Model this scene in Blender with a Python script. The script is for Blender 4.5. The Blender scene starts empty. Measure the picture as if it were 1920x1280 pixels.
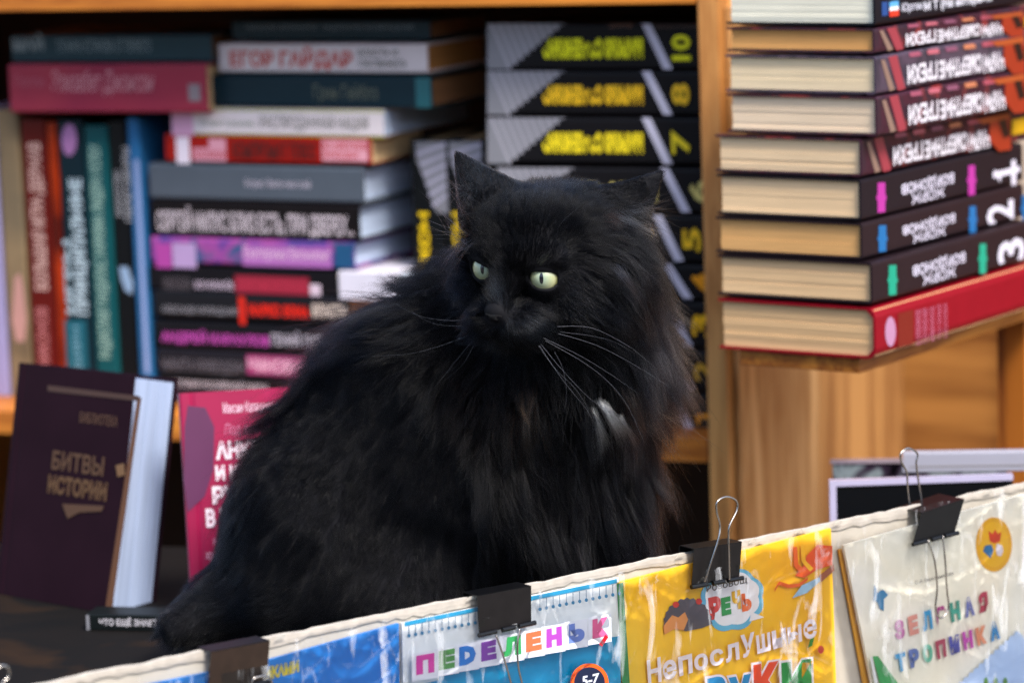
import bpy, bmesh, math, random
import numpy as np
from mathutils import Vector, Matrix
from mathutils.geometry import tessellate_polygon
from mathutils.kdtree import KDTree

random.seed(7)
rng = np.random.default_rng(11)
R = math.radians
scene = bpy.context.scene
COL = scene.collection

# ------------------------------------------------------------------ camera, world, sun, exposure
CAM_POS = Vector((0.0, -2.5, 1.5))
PITCH, ROLL, LENS = 9.0, 2.0, 120.0
cam_data = bpy.data.cameras.new('camera')
cam_data.lens = LENS; cam_data.sensor_width = 36.0
cam_data.clip_start = 0.05; cam_data.clip_end = 500.0
cam_data.dof.use_dof = True
cam_data.dof.focus_distance = 2.70
cam_data.dof.aperture_fstop = 4.1
cam_data.dof.aperture_blades = 9
cam = bpy.data.objects.new('camera', cam_data); COL.objects.link(cam)
CAM_ROT = (Matrix.Rotation(R(90 - PITCH), 3, 'X') @ Matrix.Rotation(R(-ROLL), 3, 'Z'))
cam.matrix_world = Matrix.Translation(CAM_POS) @ CAM_ROT.to_4x4()
scene.camera = cam

SUN_EL, SUN_AZ = 52.0, 32.0        # azimuth: degrees to the right of the direction behind the camera
world = bpy.data.worlds.new('World'); scene.world = world; world.use_nodes = True
wn = world.node_tree.nodes; wl = world.node_tree.links
bg = wn.get('Background') or wn.new('ShaderNodeBackground')
sky = wn.new('ShaderNodeTexSky'); sky.sky_type = 'NISHITA'; sky.sun_disc = False
sun_dir = Vector((math.sin(R(SUN_AZ)) * math.cos(R(SUN_EL)), -math.cos(R(SUN_AZ)) * math.cos(R(SUN_EL)), math.sin(R(SUN_EL))))
sky.sun_elevation = R(SUN_EL); sky.sun_rotation = math.atan2(sun_dir.x, sun_dir.y)
sky.air_density = 1.0; sky.dust_density = 2.5; sky.ozone_density = 1.0
wl.new(sky.outputs[0], bg.inputs[0]); bg.inputs[1].default_value = 0.13
sun_data = bpy.data.lights.new('sun', 'SUN'); sun_data.energy = 2.2; sun_data.angle = R(16)
sun_data.color = (1.0, 0.95, 0.88)
sun = bpy.data.objects.new('sun', sun_data); COL.objects.link(sun)
sun.rotation_euler = sun_dir.to_track_quat('Z', 'Y').to_euler()
vs = scene.view_settings
vs.view_transform = 'Standard'; vs.look = 'None'; vs.gamma = 1.0; vs.exposure = 1.22
vs.use_curve_mapping = False
scene.render.engine = 'CYCLES'
scene.cycles.use_denoising = True
scene.cycles.denoising_input_passes = 'RGB_ALBEDO_NORMAL'
scene.cycles.denoising_prefilter = 'NONE'
scene.cycles.use_adaptive_sampling = False
scene.cycles.sample_clamp_indirect = 3.0
scene.cycles.sample_clamp_direct = 12.0
scene.cycles.max_bounces = 8
scene.cycles.transparent_max_bounces = 12
scene.render.hair_type = 'STRAND' if hasattr(scene.render, 'hair_type') else scene.render.hair_type
try: scene.cycles_curves.shape = 'RIBBONS'
except Exception: pass

# ------------------------------------------------------------------ pixel <-> world helpers
FPX = LENS / 36.0 * 1920.0
CR = np.array(CAM_ROT); CP = np.array(CAM_POS)
RV = Vector(CR[:, 0]); UV = Vector(CR[:, 1]); FV = -Vector(CR[:, 2])
UP = Vector((0, 0, 1))
def ray(px, py):
    return (CAM_ROT @ Vector(((px - 960) / FPX, -(py - 640) / FPX, -1.0)))
def hit(px, py, p0, n):
    d = ray(px, py)
    return CAM_POS + d * ((p0 - CAM_POS).dot(n) / d.dot(n))
def at(px, py, Y):
    return hit(px, py, Vector((0, Y, 0)), Vector((0, 1, 0)))
def project(P):
    q = (P - CP) @ CR
    return np.stack([960 + FPX * q[:, 0] / -q[:, 2], 640 - FPX * q[:, 1] / -q[:, 2]], 1)

# ------------------------------------------------------------------ materials
def lin(c):
    if isinstance(c, str):      # picked from the picture, deepened a little towards the true paint value
        c = tuple(int(c[i:i + 2], 16) / 255 for i in (0, 2, 4))
        return tuple(min(.88, 1.06 * (((x + 0.055) / 1.055) ** 2.4 if x > 0.04045 else x / 12.92) ** 1.16) for x in c)
    return tuple(c)
MATS = {}
def nt(m):
    m.use_nodes = True
    return m.node_tree.nodes, m.node_tree.links, m.node_tree.nodes['Principled BSDF']
def mat(c, rough=0.5, var=0.12, scale=60, bump=0.0, coat=0.0, spec=0.5, metal=0.0, stretch=(1, 1, 1)):
    key = (c, rough, var, scale, bump, coat, spec, metal, stretch)
    if key in MATS: return MATS[key]
    m = bpy.data.materials.new('surface_%d' % len(MATS)); n, l, b = nt(m)
    L = lin(c)
    tc = n.new('ShaderNodeTexCoord'); mp = n.new('ShaderNodeMapping'); mp.inputs['Scale'].default_value = stretch
    l.new(tc.outputs['Object'], mp.inputs[0])
    nz = n.new('ShaderNodeTexNoise'); nz.inputs['Scale'].default_value = scale; nz.inputs['Detail'].default_value = 4
    l.new(mp.outputs[0], nz.inputs['Vector'])
    mx = n.new('ShaderNodeMix'); mx.data_type = 'RGBA'
    mx.inputs[6].default_value = (*[x * (1 - var) for x in L], 1)
    mx.inputs[7].default_value = (*[min(1, x * (1 + var) + var * 0.01) for x in L], 1)
    l.new(nz.outputs['Fac'], mx.inputs[0]); l.new(mx.outputs[2], b.inputs['Base Color'])
    b.inputs['Roughness'].default_value = rough
    b.inputs['Coat Weight'].default_value = coat
    b.inputs['Coat Roughness'].default_value = 0.12
    b.inputs['Specular IOR Level'].default_value = spec
    b.inputs['Metallic'].default_value = metal
    if bump:
        bp = n.new('ShaderNodeBump'); bp.inputs['Strength'].default_value = bump; bp.inputs['Distance'].default_value = 0.001
        l.new(nz.outputs['Fac'], bp.inputs['Height']); l.new(bp.outputs[0], b.inputs['Normal'])
    MATS[key] = m
    return m
def ink(c): return mat(c, 0.35, 0.06, 40)
def pages_mat(c):
    key = ('pages', c)
    if key in MATS: return MATS[key]
    m = bpy.data.materials.new('page_edges_%d' % len(MATS)); n, l, b = nt(m); L = lin(c)
    tc = n.new('ShaderNodeTexCoord'); mp = n.new('ShaderNodeMapping'); mp.inputs['Scale'].default_value = (4, 4, 700)
    l.new(tc.outputs['Object'], mp.inputs[0])
    nz = n.new('ShaderNodeTexNoise'); nz.inputs['Scale'].default_value = 1.0; nz.inputs['Detail'].default_value = 3
    l.new(mp.outputs[0], nz.inputs['Vector'])
    mp2 = n.new('ShaderNodeMapping'); mp2.inputs['Scale'].default_value = (9, 9, 120)
    l.new(tc.outputs['Object'], mp2.inputs[0])
    nz2 = n.new('ShaderNodeTexNoise'); nz2.inputs['Scale'].default_value = 1.0
    l.new(mp2.outputs[0], nz2.inputs['Vector'])
    ad = n.new('ShaderNodeMath'); ad.operation = 'ADD'; l.new(nz.outputs['Fac'], ad.inputs[0]); l.new(nz2.outputs['Fac'], ad.inputs[1])
    cr = n.new('ShaderNodeValToRGB'); cr.color_ramp.elements[0].position = 0.35; cr.color_ramp.elements[1].position = 0.62
    cr.color_ramp.elements[0].color = (*[x * 0.78 for x in L], 1); cr.color_ramp.elements[1].color = (*L, 1)
    hf = n.new('ShaderNodeMath'); hf.operation = 'MULTIPLY'; hf.inputs[1].default_value = 0.5
    l.new(ad.outputs[0], hf.inputs[0]); l.new(hf.outputs[0], cr.inputs[0]); l.new(cr.outputs[0], b.inputs['Base Color'])
    b.inputs['Roughness'].default_value = 0.9; b.inputs['Specular IOR Level'].default_value = 0.2
    bp = n.new('ShaderNodeBump'); bp.inputs['Strength'].default_value = 0.5; bp.inputs['Distance'].default_value = 0.0006
    l.new(nz.outputs['Fac'], bp.inputs['Height']); l.new(bp.outputs[0], b.inputs['Normal'])
    MATS[key] = m
    return m
def wood_mat(c0, c1, axis=0, scale=1.0, rough=0.5):
    key = ('wood', c0, c1, axis, scale, rough)
    if key in MATS: return MATS[key]
    m = bpy.data.materials.new('pine_wood_%d' % len(MATS)); n, l, b = nt(m)
    tc = n.new('ShaderNodeTexCoord'); mp = n.new('ShaderNodeMapping')
    s = [14.0 * scale] * 3; s[axis] = 1.3 * scale; mp.inputs['Scale'].default_value = s
    l.new(tc.outputs['Object'], mp.inputs[0])
    nz = n.new('ShaderNodeTexNoise'); nz.inputs['Scale'].default_value = 1.6; nz.inputs['Detail'].default_value = 3; nz.inputs['Distortion'].default_value = 0.7
    l.new(mp.outputs[0], nz.inputs['Vector'])
    mu = n.new('ShaderNodeMath'); mu.operation = 'MULTIPLY'; mu.inputs[1].default_value = 16.0; l.new(nz.outputs['Fac'], mu.inputs[0])
    sn = n.new('ShaderNodeMath'); sn.operation = 'SINE'; l.new(mu.outputs[0], sn.inputs[0])
    rg = n.new('ShaderNodeMapRange'); rg.inputs[1].default_value = -1; rg.inputs[2].default_value = 1; l.new(sn.outputs[0], rg.inputs[0])
    pw = n.new('ShaderNodeMath'); pw.operation = 'POWER'; pw.inputs[1].default_value = 1.6; l.new(rg.outputs[0], pw.inputs[0])
    fine = n.new('ShaderNodeTexNoise'); fine.inputs['Scale'].default_value = 18; fine.inputs['Detail'].default_value = 4; l.new(mp.outputs[0], fine.inputs['Vector'])
    mx = n.new('ShaderNodeMix'); mx.data_type = 'RGBA'; mx.inputs[6].default_value = (*lin(c0), 1); mx.inputs[7].default_value = (*lin(c1), 1)
    fm = n.new('ShaderNodeMath'); fm.operation = 'MULTIPLY'; l.new(pw.outputs[0], fm.inputs[0]); l.new(fine.outputs['Fac'], fm.inputs[1])
    f2 = n.new('ShaderNodeMath'); f2.operation = 'MULTIPLY'; f2.inputs[1].default_value = 1.7; l.new(fm.outputs[0], f2.inputs[0])
    l.new(f2.outputs[0], mx.inputs[0]); l.new(mx.outputs[2], b.inputs['Base Color'])
    b.inputs['Roughness'].default_value = rough
    bp = n.new('ShaderNodeBump'); bp.inputs['Strength'].default_value = 0.25; bp.inputs['Distance'].default_value = 0.001
    l.new(fine.outputs['Fac'], bp.inputs['Height']); l.new(bp.outputs[0], b.inputs['Normal'])
    MATS[key] = m
    return m
def mottled(cols, scale=12, rough=0.3, stretch=(1, 1, 1), coat=0.3):
    key = ('mottled', tuple(cols), scale, rough, stretch)
    if key in MATS: return MATS[key]
    m = bpy.data.materials.new('printed_art_%d' % len(MATS)); n, l, b = nt(m)
    tc = n.new('ShaderNodeTexCoord'); mp = n.new('ShaderNodeMapping'); mp.inputs['Scale'].default_value = stretch
    l.new(tc.outputs['Object'], mp.inputs[0])
    nz = n.new('ShaderNodeTexNoise'); nz.inputs['Scale'].default_value = scale; nz.inputs['Detail'].default_value = 3; nz.inputs['Distortion'].default_value = 0.6
    l.new(mp.outputs[0], nz.inputs['Vector'])
    cr = n.new('ShaderNodeValToRGB'); e = cr.color_ramp.elements
    k = len(cols)
    for i, c in enumerate(cols):
        pos = 0.3 + 0.4 * i / (k - 1)
        if i == 0: el = e[0]; el.position = pos
        elif i == 1: el = e[len(e) - 1]; el.position = pos
        else: el = e.new(pos)
        el.color = (*lin(c), 1)
    l.new(nz.outputs['Fac'], cr.inputs[0]); l.new(cr.outputs[0], b.inputs['Base Color'])
    b.inputs['Roughness'].default_value = rough; b.inputs['Coat Weight'].default_value = coat * .5; b.inputs['Specular IOR Level'].default_value = .2
    MATS[key] = m
    return m
def film_mat():
    m = bpy.data.materials.new('clear_plastic_film'); n, l, b = nt(m)
    n.remove(b); out = n['Material Output']
    tr = n.new('ShaderNodeBsdfTransparent'); tr.inputs[0].default_value = (0.985, 0.985, 0.985, 1)
    gl = n.new('ShaderNodeBsdfGlossy'); gl.inputs['Roughness'].default_value = 0.07; gl.inputs[0].default_value = (1, 1, 1, 1)
    df = n.new('ShaderNodeBsdfDiffuse'); df.inputs[0].default_value = (0.85, 0.87, 0.9, 1)
    tc = n.new('ShaderNodeTexCoord'); mp = n.new('ShaderNodeMapping'); mp.inputs['Rotation'].default_value = (0, R(25), 0); mp.inputs['Scale'].default_value = (46, 46, 11)
    l.new(tc.outputs['Object'], mp.inputs[0])
    nz = n.new('ShaderNodeTexNoise'); nz.inputs['Scale'].default_value = 1.0; nz.inputs['Detail'].default_value = 3; nz.inputs['Distortion'].default_value = 1.6
    try: nz.noise_type = 'RIDGED_MULTIFRACTAL'
    except Exception: pass
    l.new(mp.outputs[0], nz.inputs['Vector'])
    bp = n.new('ShaderNodeBump'); bp.inputs['Strength'].default_value = 0.45; bp.inputs['Distance'].default_value = 0.002
    l.new(nz.outputs['Fac'], bp.inputs['Height']); l.new(bp.outputs[0], gl.inputs['Normal'])
    fr = n.new('ShaderNodeFresnel'); fr.inputs['IOR'].default_value = 1.5; l.new(bp.outputs[0], fr.inputs['Normal'])
    fm = n.new('ShaderNodeMath'); fm.operation = 'MULTIPLY'; fm.inputs[1].default_value = 0.85; fm.use_clamp = True; l.new(fr.outputs[0], fm.inputs[0])
    m1 = n.new('ShaderNodeMixShader'); l.new(fm.outputs[0], m1.inputs[0]); l.new(tr.outputs[0], m1.inputs[1]); l.new(gl.outputs[0], m1.inputs[2])
    # milky creases in the film, their white also painted as glare
    mp2 = n.new('ShaderNodeMapping'); mp2.inputs['Rotation'].default_value = (0, R(-32), 0); mp2.inputs['Scale'].default_value = (42, 42, 10)
    l.new(tc.outputs['Object'], mp2.inputs[0])
    nz2 = n.new('ShaderNodeTexNoise'); nz2.inputs['Scale'].default_value = 1.3; nz2.inputs['Detail'].default_value = 5; nz2.inputs['Distortion'].default_value = 1.2
    l.new(mp2.outputs[0], nz2.inputs['Vector'])
    cr = n.new('ShaderNodeValToRGB'); cr.color_ramp.elements[0].position = 0.57; cr.color_ramp.elements[0].color = (0.0, 0.0, 0.0, 1)
    cr.color_ramp.elements[1].position = 0.74; cr.color_ramp.elements[1].color = (0.42, 0.42, 0.42, 1)
    l.new(nz2.outputs['Fac'], cr.inputs[0])
    m2 = n.new('ShaderNodeMixShader'); l.new(cr.outputs[0], m2.inputs[0]); l.new(m1.outputs[0], m2.inputs[1]); l.new(df.outputs[0], m2.inputs[2])
    l.new(m2.outputs[0], out.inputs[0])
    return m
FILM = film_mat()

# ------------------------------------------------------------------ object helpers
def tag(o, label=None, cat=None, group=None, kind=None):
    if label: o['label'] = label
    if cat: o['category'] = cat
    if group: o['group'] = group
    if kind: o['kind'] = kind
    return o
def empty(name, M, label, cat, group=None):
    o = bpy.data.objects.new(name, None); COL.objects.link(o); o.matrix_world = M; o.empty_display_size = 0.02
    return tag(o, label, cat, group)
class MB:
    """collects geometry in the parent's local space with material slots"""
    def __init__(s): s.v = []; s.f = []; s.m = []; s.mats = []; s.smooth = False
    def slot(s, m):
        if m not in s.mats: s.mats.append(m)
        return s.mats.index(m)
    def add(s, verts, faces, m):
        o = len(s.v); k = s.slot(m); s.v += [tuple(v) for v in verts]
        for f in faces: s.f.append([i + o for i in f]); s.m.append(k)
    def box(s, a, b, m):
        x0, y0, z0 = a; x1, y1, z1 = b
        s.add([(x0, y0, z0), (x1, y0, z0), (x1, y1, z0), (x0, y1, z0), (x0, y0, z1), (x1, y0, z1), (x1, y1, z1), (x0, y1, z1)],
              [(0, 3, 2, 1), (4, 5, 6, 7), (0, 1, 5, 4), (1, 2, 6, 5), (2, 3, 7, 6), (3, 0, 4, 7)], m)
    def prism(s, pts, vec, m):
        """closed polygon (local 3D points) extruded by vec"""
        n = len(pts); P = [Vector(p) for p in pts]; Q = [p + Vector(vec) for p in P]
        tri = [tuple(t) for t in tessellate_polygon([P])]
        f = [t for t in tri] + [(c + n, b + n, a + n) for a, b, c in tri]
        f += [(i, (i + 1) % n, (i + 1) % n + n, i + n) for i in range(n)]
        s.add(P + Q, f, m)
    def tube(s, path, r, m, n=8, cap=True):
        P = [Vector(p) for p in path]; rs = r if isinstance(r, (list, tuple)) else [r] * len(P)
        v = []; f = []; prev = None
        for i, p in enumerate(P):
            t = (P[min(i + 1, len(P) - 1)] - P[max(i - 1, 0)]).normalized()
            a = prev if prev is not None else (Vector((0, 0, 1)) if abs(t.z) < 0.9 else Vector((1, 0, 0)))
            a = (a - t * a.dot(t)).normalized(); prev = a; b = t.cross(a)
            for k in range(n):
                w = 2 * math.pi * k / n; v.append(p + (a * math.cos(w) + b * math.sin(w)) * rs[i])
            if i: f += [((i - 1) * n + k, (i - 1) * n + (k + 1) % n, i * n + (k + 1) % n, i * n + k) for k in range(n)]
        if cap: f += [tuple(range(n - 1, -1, -1)), tuple(range((len(P) - 1) * n, len(P) * n))]
        s.add(v, f, m)
    def build(s, name, parent=None, M=None, bevel=0.0, smooth=False):
        me = bpy.data.meshes.new(name); me.from_pydata(s.v, [], s.f)
        for m in s.mats: me.materials.append(m)
        me.polygons.foreach_set('material_index', s.m)
        if smooth: me.polygons.foreach_set('use_smooth', [True] * len(me.polygons))
        me.update()
        o = bpy.data.objects.new(name, me); COL.objects.link(o)
        if parent is not None: o.parent = parent
        if M is not None: o.matrix_world = M
        if bevel:
            b = o.modifiers.new('bevel', 'BEVEL'); b.width = bevel; b.segments = 2; b.limit_method = 'ANGLE'; b.angle_limit = R(40)
        return o
def frame(o, x, y, z):
    M = Matrix((x, y, z)).transposed().to_4x4(); M.translation = o
    return M

# ------------------------------------------------------------------ flat print: text and shapes that lie on a surface
TXT = {}
def text_geo(body, bold=0.02, shear=0.0):
    key = (body, bold, shear)
    if key in TXT: return TXT[key]
    cu = bpy.data.curves.new('lettering_source', 'FONT'); cu.body = body; cu.offset = bold; cu.resolution_u = 2; cu.fill_mode = 'FRONT'; cu.shear = shear
    cu.align_x = 'CENTER'
    ob = bpy.data.objects.new('lettering_source', cu); COL.objects.link(ob)
    dg = bpy.context.evaluated_depsgraph_get(); me = bpy.data.meshes.new_from_object(ob.evaluated_get(dg))
    v = np.zeros(len(me.vertices) * 3); me.vertices.foreach_get('co', v); v = v.reshape(-1, 3)[:, :2]
    f = [list(p.vertices) for p in me.polygons]
    bpy.data.objects.remove(ob); bpy.data.curves.remove(cu); bpy.data.meshes.remove(me)
    lo, hi = v.min(0), v.max(0); v = (v - lo) / np.maximum(hi - lo, 1e-6)
    TXT[key] = (v, f)
    return TXT[key]
class Print:
    """flat print on a plane of a thing; given in photo pixels, stored in the thing's local space"""
    def __init__(s, M, p0, n, step=0.0003):
        s.M = M; s.Mi = M.inverted(); s.p0 = Vector(p0); s.n = Vector(n).normalized(); s.step = step; s.k = 0; s.mb = MB()
        X, Y, Z = (Vector(M.col[i][:3]).normalized() for i in range(3))
        s.axes = [a for a in (X, Y, Z) if abs(a.dot(s.n)) < 0.5]
        s.start = step
    def lvl(s):
        s.k += 1; return s.start + s.step * 0.35 * s.k
    def hit(s, px, py): return hit(px, py, s.p0, s.n)
    def loc(s, P, e): return s.Mi @ (P + s.n * e)
    def poly(s, pts, c):
        e = s.lvl(); P = [s.loc(s.hit(*p), e) for p in pts]
        tri = [tuple(t) for t in tessellate_polygon([P])]
        # face the print towards the outside
        nl = s.Mi.to_3x3() @ s.n; out = []
        for a, b, c2 in tri:
            w = (P[b] - P[a]).cross(P[c2] - P[a])
            out.append((a, b, c2) if w.dot(nl) > 0 else (a, c2, b))
        s.mb.add(P, out, ink(c) if not isinstance(c, bpy.types.Material) else c)
    def _rect(s, r, rot):
        x0, y0, x1, y1 = r; cx, cy = (x0 + x1) / 2, (y0 + y1) / 2
        c = s.hit(cx, cy); U = (s.hit(x1, cy) - s.hit(x0, cy)) / 2; V = (s.hit(cx, y0) - s.hit(cx, y1)) / 2
        au = max(s.axes, key=lambda a: abs(a.dot(U))); av = [a for a in s.axes if a is not au][0]
        U = au * U.dot(au); V = av * V.dot(av)
        if rot == 90: A, B = V, -U      # text reads upwards
        elif rot == 180: A, B = -U, -V
        elif rot == 270: A, B = -V, U
        else: A, B = U, V
        return c, A, B
    def rect(s, r, c):
        C, A, B = s._rect(r, 0); e = s.lvl()
        P = [s.loc(C + A * i + B * j, e) for i, j in ((-1, -1), (1, -1), (1, 1), (-1, 1))]
        s.mb.add(P, [(0, 1, 2, 3)], ink(c) if not isinstance(c, bpy.types.Material) else c)
    def text(s, body, r, c, rot=0, bold=0.02, shear=0.0):
        v, f = text_geo(body, bold, shear); C, A, B = s._rect(r, rot); e = s.lvl()
        P = [s.loc(C + A * (2 * a - 1) + B * (2 * b - 1), e) for a, b in v]
        s.mb.add(P, f, ink(c))
    def qtext(s, body, q, c, bold=0.02):
        """text stretched into a quad of pixels: bottom left, bottom right, top right, top left"""
        v, f = text_geo(body, bold); e = s.lvl(); a, b, c2, d = [s.hit(*p) for p in q]
        P = [s.loc((a * (1 - u) + b * u) * (1 - w) + (d * (1 - u) + c2 * u) * w, e) for u, w in v]
        s.mb.add(P, f, ink(c))
    def build(s, parent, name='lettering'):
        if s.mb.v: return s.mb.build(name, parent)

# ------------------------------------------------------------------ places
TH = R(22)
A_ = Vector((math.cos(TH), -math.sin(TH), 0)); D_ = Vector((math.sin(TH), math.cos(TH), 0))   # along the shelf (rightwards), into the shelf
SP = at(1335, 500, 0.78)                                 # front edge of the upright board
def shelf_hit(px, py, back=0.0): return hit(px, py, SP + D_ * back, D_)
SHELF_M = frame(SP, A_, D_, UP)
SMi = SHELF_M.inverted()

# ground, and an unseen dark wall with canopy added behind the camera to block low sky
b = MB(); b.box((-9, -7.4, 0.0), (9, -7.0, 2.9), mat('4c463f', 0.8, 0.3, 4)); b.box((-9, -7.0, 2.5), (9, -6.0, 2.6), mat('55504a', 0.8, 0.2, 4)); tag(b.build('added_sky_blocker'), kind='structure')
g = MB(); g.box((-60, -60, -0.2), (60, 60, 0.0), mat('77736c', 0.9, 0.3, 3, 0.3)); tag(g.build('ground'), kind='structure')

# ------------------------------------------------------------------ shelf unit (one thing, its boards are parts)
PINE_H = wood_mat('d28c36', 'a4621c', 0); PINE_V = wood_mat('dca868', 'b07c44', 2); PINE_V2 = wood_mat('b9752a', '7d4413', 2)
unit = empty('shelf_unit', SHELF_M, 'open pine shelf unit holding the piles of books behind the cat', 'shelf')
def sl(px, py): return SMi @ shelf_hit(px, py)
zt = sl(700, 14).z; zb = sl(1300, 820).z; zb2 = sl(1300, 866).z
Z0 = -SP.z + 0.0
DEPTH = 0.62
b = MB(); b.box((-0.008, 0, Z0), (0.0125, DEPTH, 0.6), PINE_V); div = b.build('upright_board', unit, bevel=0.001)
b = MB(); b.box((-1.15, 0.0, zt), (-0.010, DEPTH, zt + 0.022), PINE_H); b.build('top_shelf_board', unit, bevel=0.001)
b = MB(); b.box((-1.15, 0.0, zb2), (-0.010, DEPTH, zb), PINE_H); b.build('lower_shelf_board', unit, bevel=0.001)
b = MB(); b.box((-1.17, 0, Z0), (-1.152, DEPTH, 0.6), PINE_V); b.build('end_board', unit)
b = MB(); b.box((-1.17, DEPTH + 0.002, Z0), (0.0125, DEPTH + 0.012, 0.6), mat('2c1a10', 0.8, 0.3, 30)); b.build('back_board', unit)
# right bay: inner side lined with planks, back panel, corner post
b = MB(); b.box((0.0135, 0.018, Z0), (0.019, 0.285, 0.25), wood_mat('dcb682', 'b08450', 2, 0.9)); b.build('side_plank', unit, bevel=0.001)
b = MB(); b.box((0.0135, 0.289, Z0), (0.018, DEPTH, 0.25), wood_mat('b48a58', '8c6238', 2, 0.8)); b.build('side_plank', unit, bevel=0.001)
XP = (SMi @ shelf_hit(1909, 800, DEPTH - 0.02)).x
b = MB(); b.box((0.0135, DEPTH + 0.001, Z0), (XP - 0.001, DEPTH + 0.013, 0.6), wood_mat('b8884c', '7c5022', 0, 0.3)); b.build('back_panel', unit)
b = MB(); b.box((XP, DEPTH - 0.02, Z0), (XP + 0.03, DEPTH + 0.01, 0.6), mat('c9bfb2', 0.5, 0.15, 20)); b.build('corner_post', unit, bevel=0.001)
b = MB(); b.box((XP + 0.031, DEPTH + 0.001, Z0), (1.0, DEPTH + 0.013, 0.6), PINE_V2); b.build('back_panel', unit)

# ------------------------------------------------------------------ books
def book_geo(parent, L, W, T, cover, page, hard=True, seed=0, rspine=None):
    rd = random.Random(seed)
    t = 0.0022 if hard else 0.0006; ov = 0.003 if hard else 0.0004
    r = rspine if rspine else (min(0.003, T * 0.2) if hard else min(0.0012, T * 0.15))
    # outline of the cover in the y-z plane, extruded along x
    outer = [(W, 0), (r, 0)] + [(r - r * math.sin(a), r - r * math.cos(a)) for a in (R(30), R(60))] + [(0, r), (0, T - r)] + \
            [(r - r * math.cos(a), T - r + r * math.sin(a)) for a in (R(30), R(60))] + [(r, T), (W, T)]
    inner = [(W, T - t), (max(r, t), T - t), (t, T - max(r, t)), (t, max(r, t)), (max(r, t), t), (W, t)]
    if hard:  # groove of the hinge
        outer = [(W, 0), (0.012 + r, 0), (0.009 + r, 0.0008), (0.006 + r, 0)] + outer[1:-1] + [(0.006 + r, T), (0.009 + r, T - 0.0008), (0.012 + r, T), (W, T)]
    m = MB(); m.prism([(0, y, z) for y, z in outer + inner], (L, 0, 0), cover)
    m.build('cover', parent)
    p = MB(); z = t + 0.0002; n = max(3, int((T - 2 * t) / 0.0032)); h = (T - 2 * t - 0.0004) / n
    for i in range(n):
        j = 0.0007 if hard else 0.0005
        a, c, d = rd.uniform(0, j), rd.uniform(0, j), rd.uniform(0, j)
        p.box((ov + a, t + 0.0003, z + i * h), (L - ov - c, W - ov - d, z + (i + 1) * h), page)
    p.build('page_block', parent)
def spine_print(M): return Print(M, M.translation, -Vector(M.col[1][:3]))
BK = [0]
def lying_book(p0, a, d, box, W, cover, page, label, hard=True, group=None, L=None, rspine=None, push=0.0):
    """box = (x_left, x_right, y_top, y_bottom, x_ref) in pixels on the vertical plane through p0 along a"""
    xl, xr, yt, yb, xf = box; p = p0 + d * push
    zt_ = hit(xf, yt, p, d).z; zb_ = hit(xf, yb, p, d).z
    l = hit(xl, (yt + yb) / 2, p, d); rr = hit(xr, (yt + yb) / 2, p, d)
    o = Vector((l.x, l.y, zb_)); LL = L or (Vector((rr.x, rr.y, 0)) - Vector((l.x, l.y, 0))).length
    M = frame(o, a, d, UP); BK[0] += 1
    e = empty('book', M, label, 'book', group)
    book_geo(e, LL, W, zt_ - zb_ - 0.0004, cover, page, hard, BK[0], rspine)
    return e, spine_print(M)
def standing_book(p0, a, d, box, W, cover, page, label, hard=True, group=None, zbase=None):
    xl, xr, yt, yb = box; ym = (yt + yb) / 2; xm = (xl + xr) / 2
    l = hit(xl, ym, p0, d); rr = hit(xr, ym, p0, d); zt_ = hit(xm, yt, p0, d).z; zb_ = hit(xm, yb, p0, d).z if zbase is None else zbase
    o = Vector((rr.x, rr.y, zb_)); T = (Vector((l.x, l.y, 0)) - Vector((rr.x, rr.y, 0))).length
    M = frame(o, UP, d, -a); BK[0] += 1
    e = empty('book', M, label, 'book', group)
    book_geo(e, zt_ - zb_, W, T - 0.0006, cover, page, hard, BK[0])
    return e, spine_print(M)

CREAM = pages_mat('d8bd95'); TAN = pages_mat('b98a55'); WHITE = pages_mat('c0cee4'); PALE = pages_mat('e2d6c4'); BROWN = pages_mat('8d6a4c')
C = lambda c, r=0.42, coat=0.05: mat(c, r, 0.1, 50, 0.02, coat, 0.18)

# --- left pile
TL = R(27); AL = Vector((math.cos(TL), -math.sin(TL), 0)); DL = Vector((math.sin(TL), math.cos(TL), 0))
PL = shelf_hit(680, 420, 0.06)
GL = 'books lying in the left pile'
def LB(box, cover, page, label, W=0.135, hard=True, push=0.0, **k):
    return lying_book(PL, AL, DL, box, W, cover, page, label, hard, GL, push=push, **k)
e, p = LB((436, 806, 37, 76, 800), C('14323c'), BROWN, 'dark teal book on top of the left pile, right under the shelf', push=0.01)
p.text('НИККОЛО АММАНИТИ · МЕДЛЕННОЕ ВОЗВРАЩЕНИЕ', (460, 46, 775, 58), '6f7c84', bold=0.0); p.build(e)
e, p = LB((410, 801, 82, 138, 795), C('d8cfd0'), TAN, 'white book with large red lettering near the top of the left pile', push=0.006)
p.text('ЕГОР ГАЙДАР', (430, 88, 660, 132), 'c4402f', bold=0.035); p.text('ВЛАСТЬ И', (672, 92, 745, 106), '5a5f55', bold=0.01); p.text('СОБСТВЕННОСТЬ', (672, 112, 762, 127), '5a5f55', bold=0.01); p.build(e)
e, p = LB((391, 809, 143, 204, 800), C('15343f'), BROWN, 'dark teal book with faint grey lettering under the white and red one', push=0.004)
p.text('Грин Гейблз', (588, 158, 708, 194), '6d7263', bold=0.0)
p.rect((780, 146, 808, 202), '1f6a72'); p.build(e)
e, p = LB((322, 719, 206, 256, 715), C('e3d9da', 0.4), WHITE, 'thin white book with pink end and lime green edges in the left pile', hard=False, W=0.19)
p.rect((322, 208, 362, 255), 'd9a8c6'); p.rect((362, 206, 718, 208.5), 'b8bd2c'); p.rect((362, 254, 718, 256), 'b8bd2c')
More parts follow.
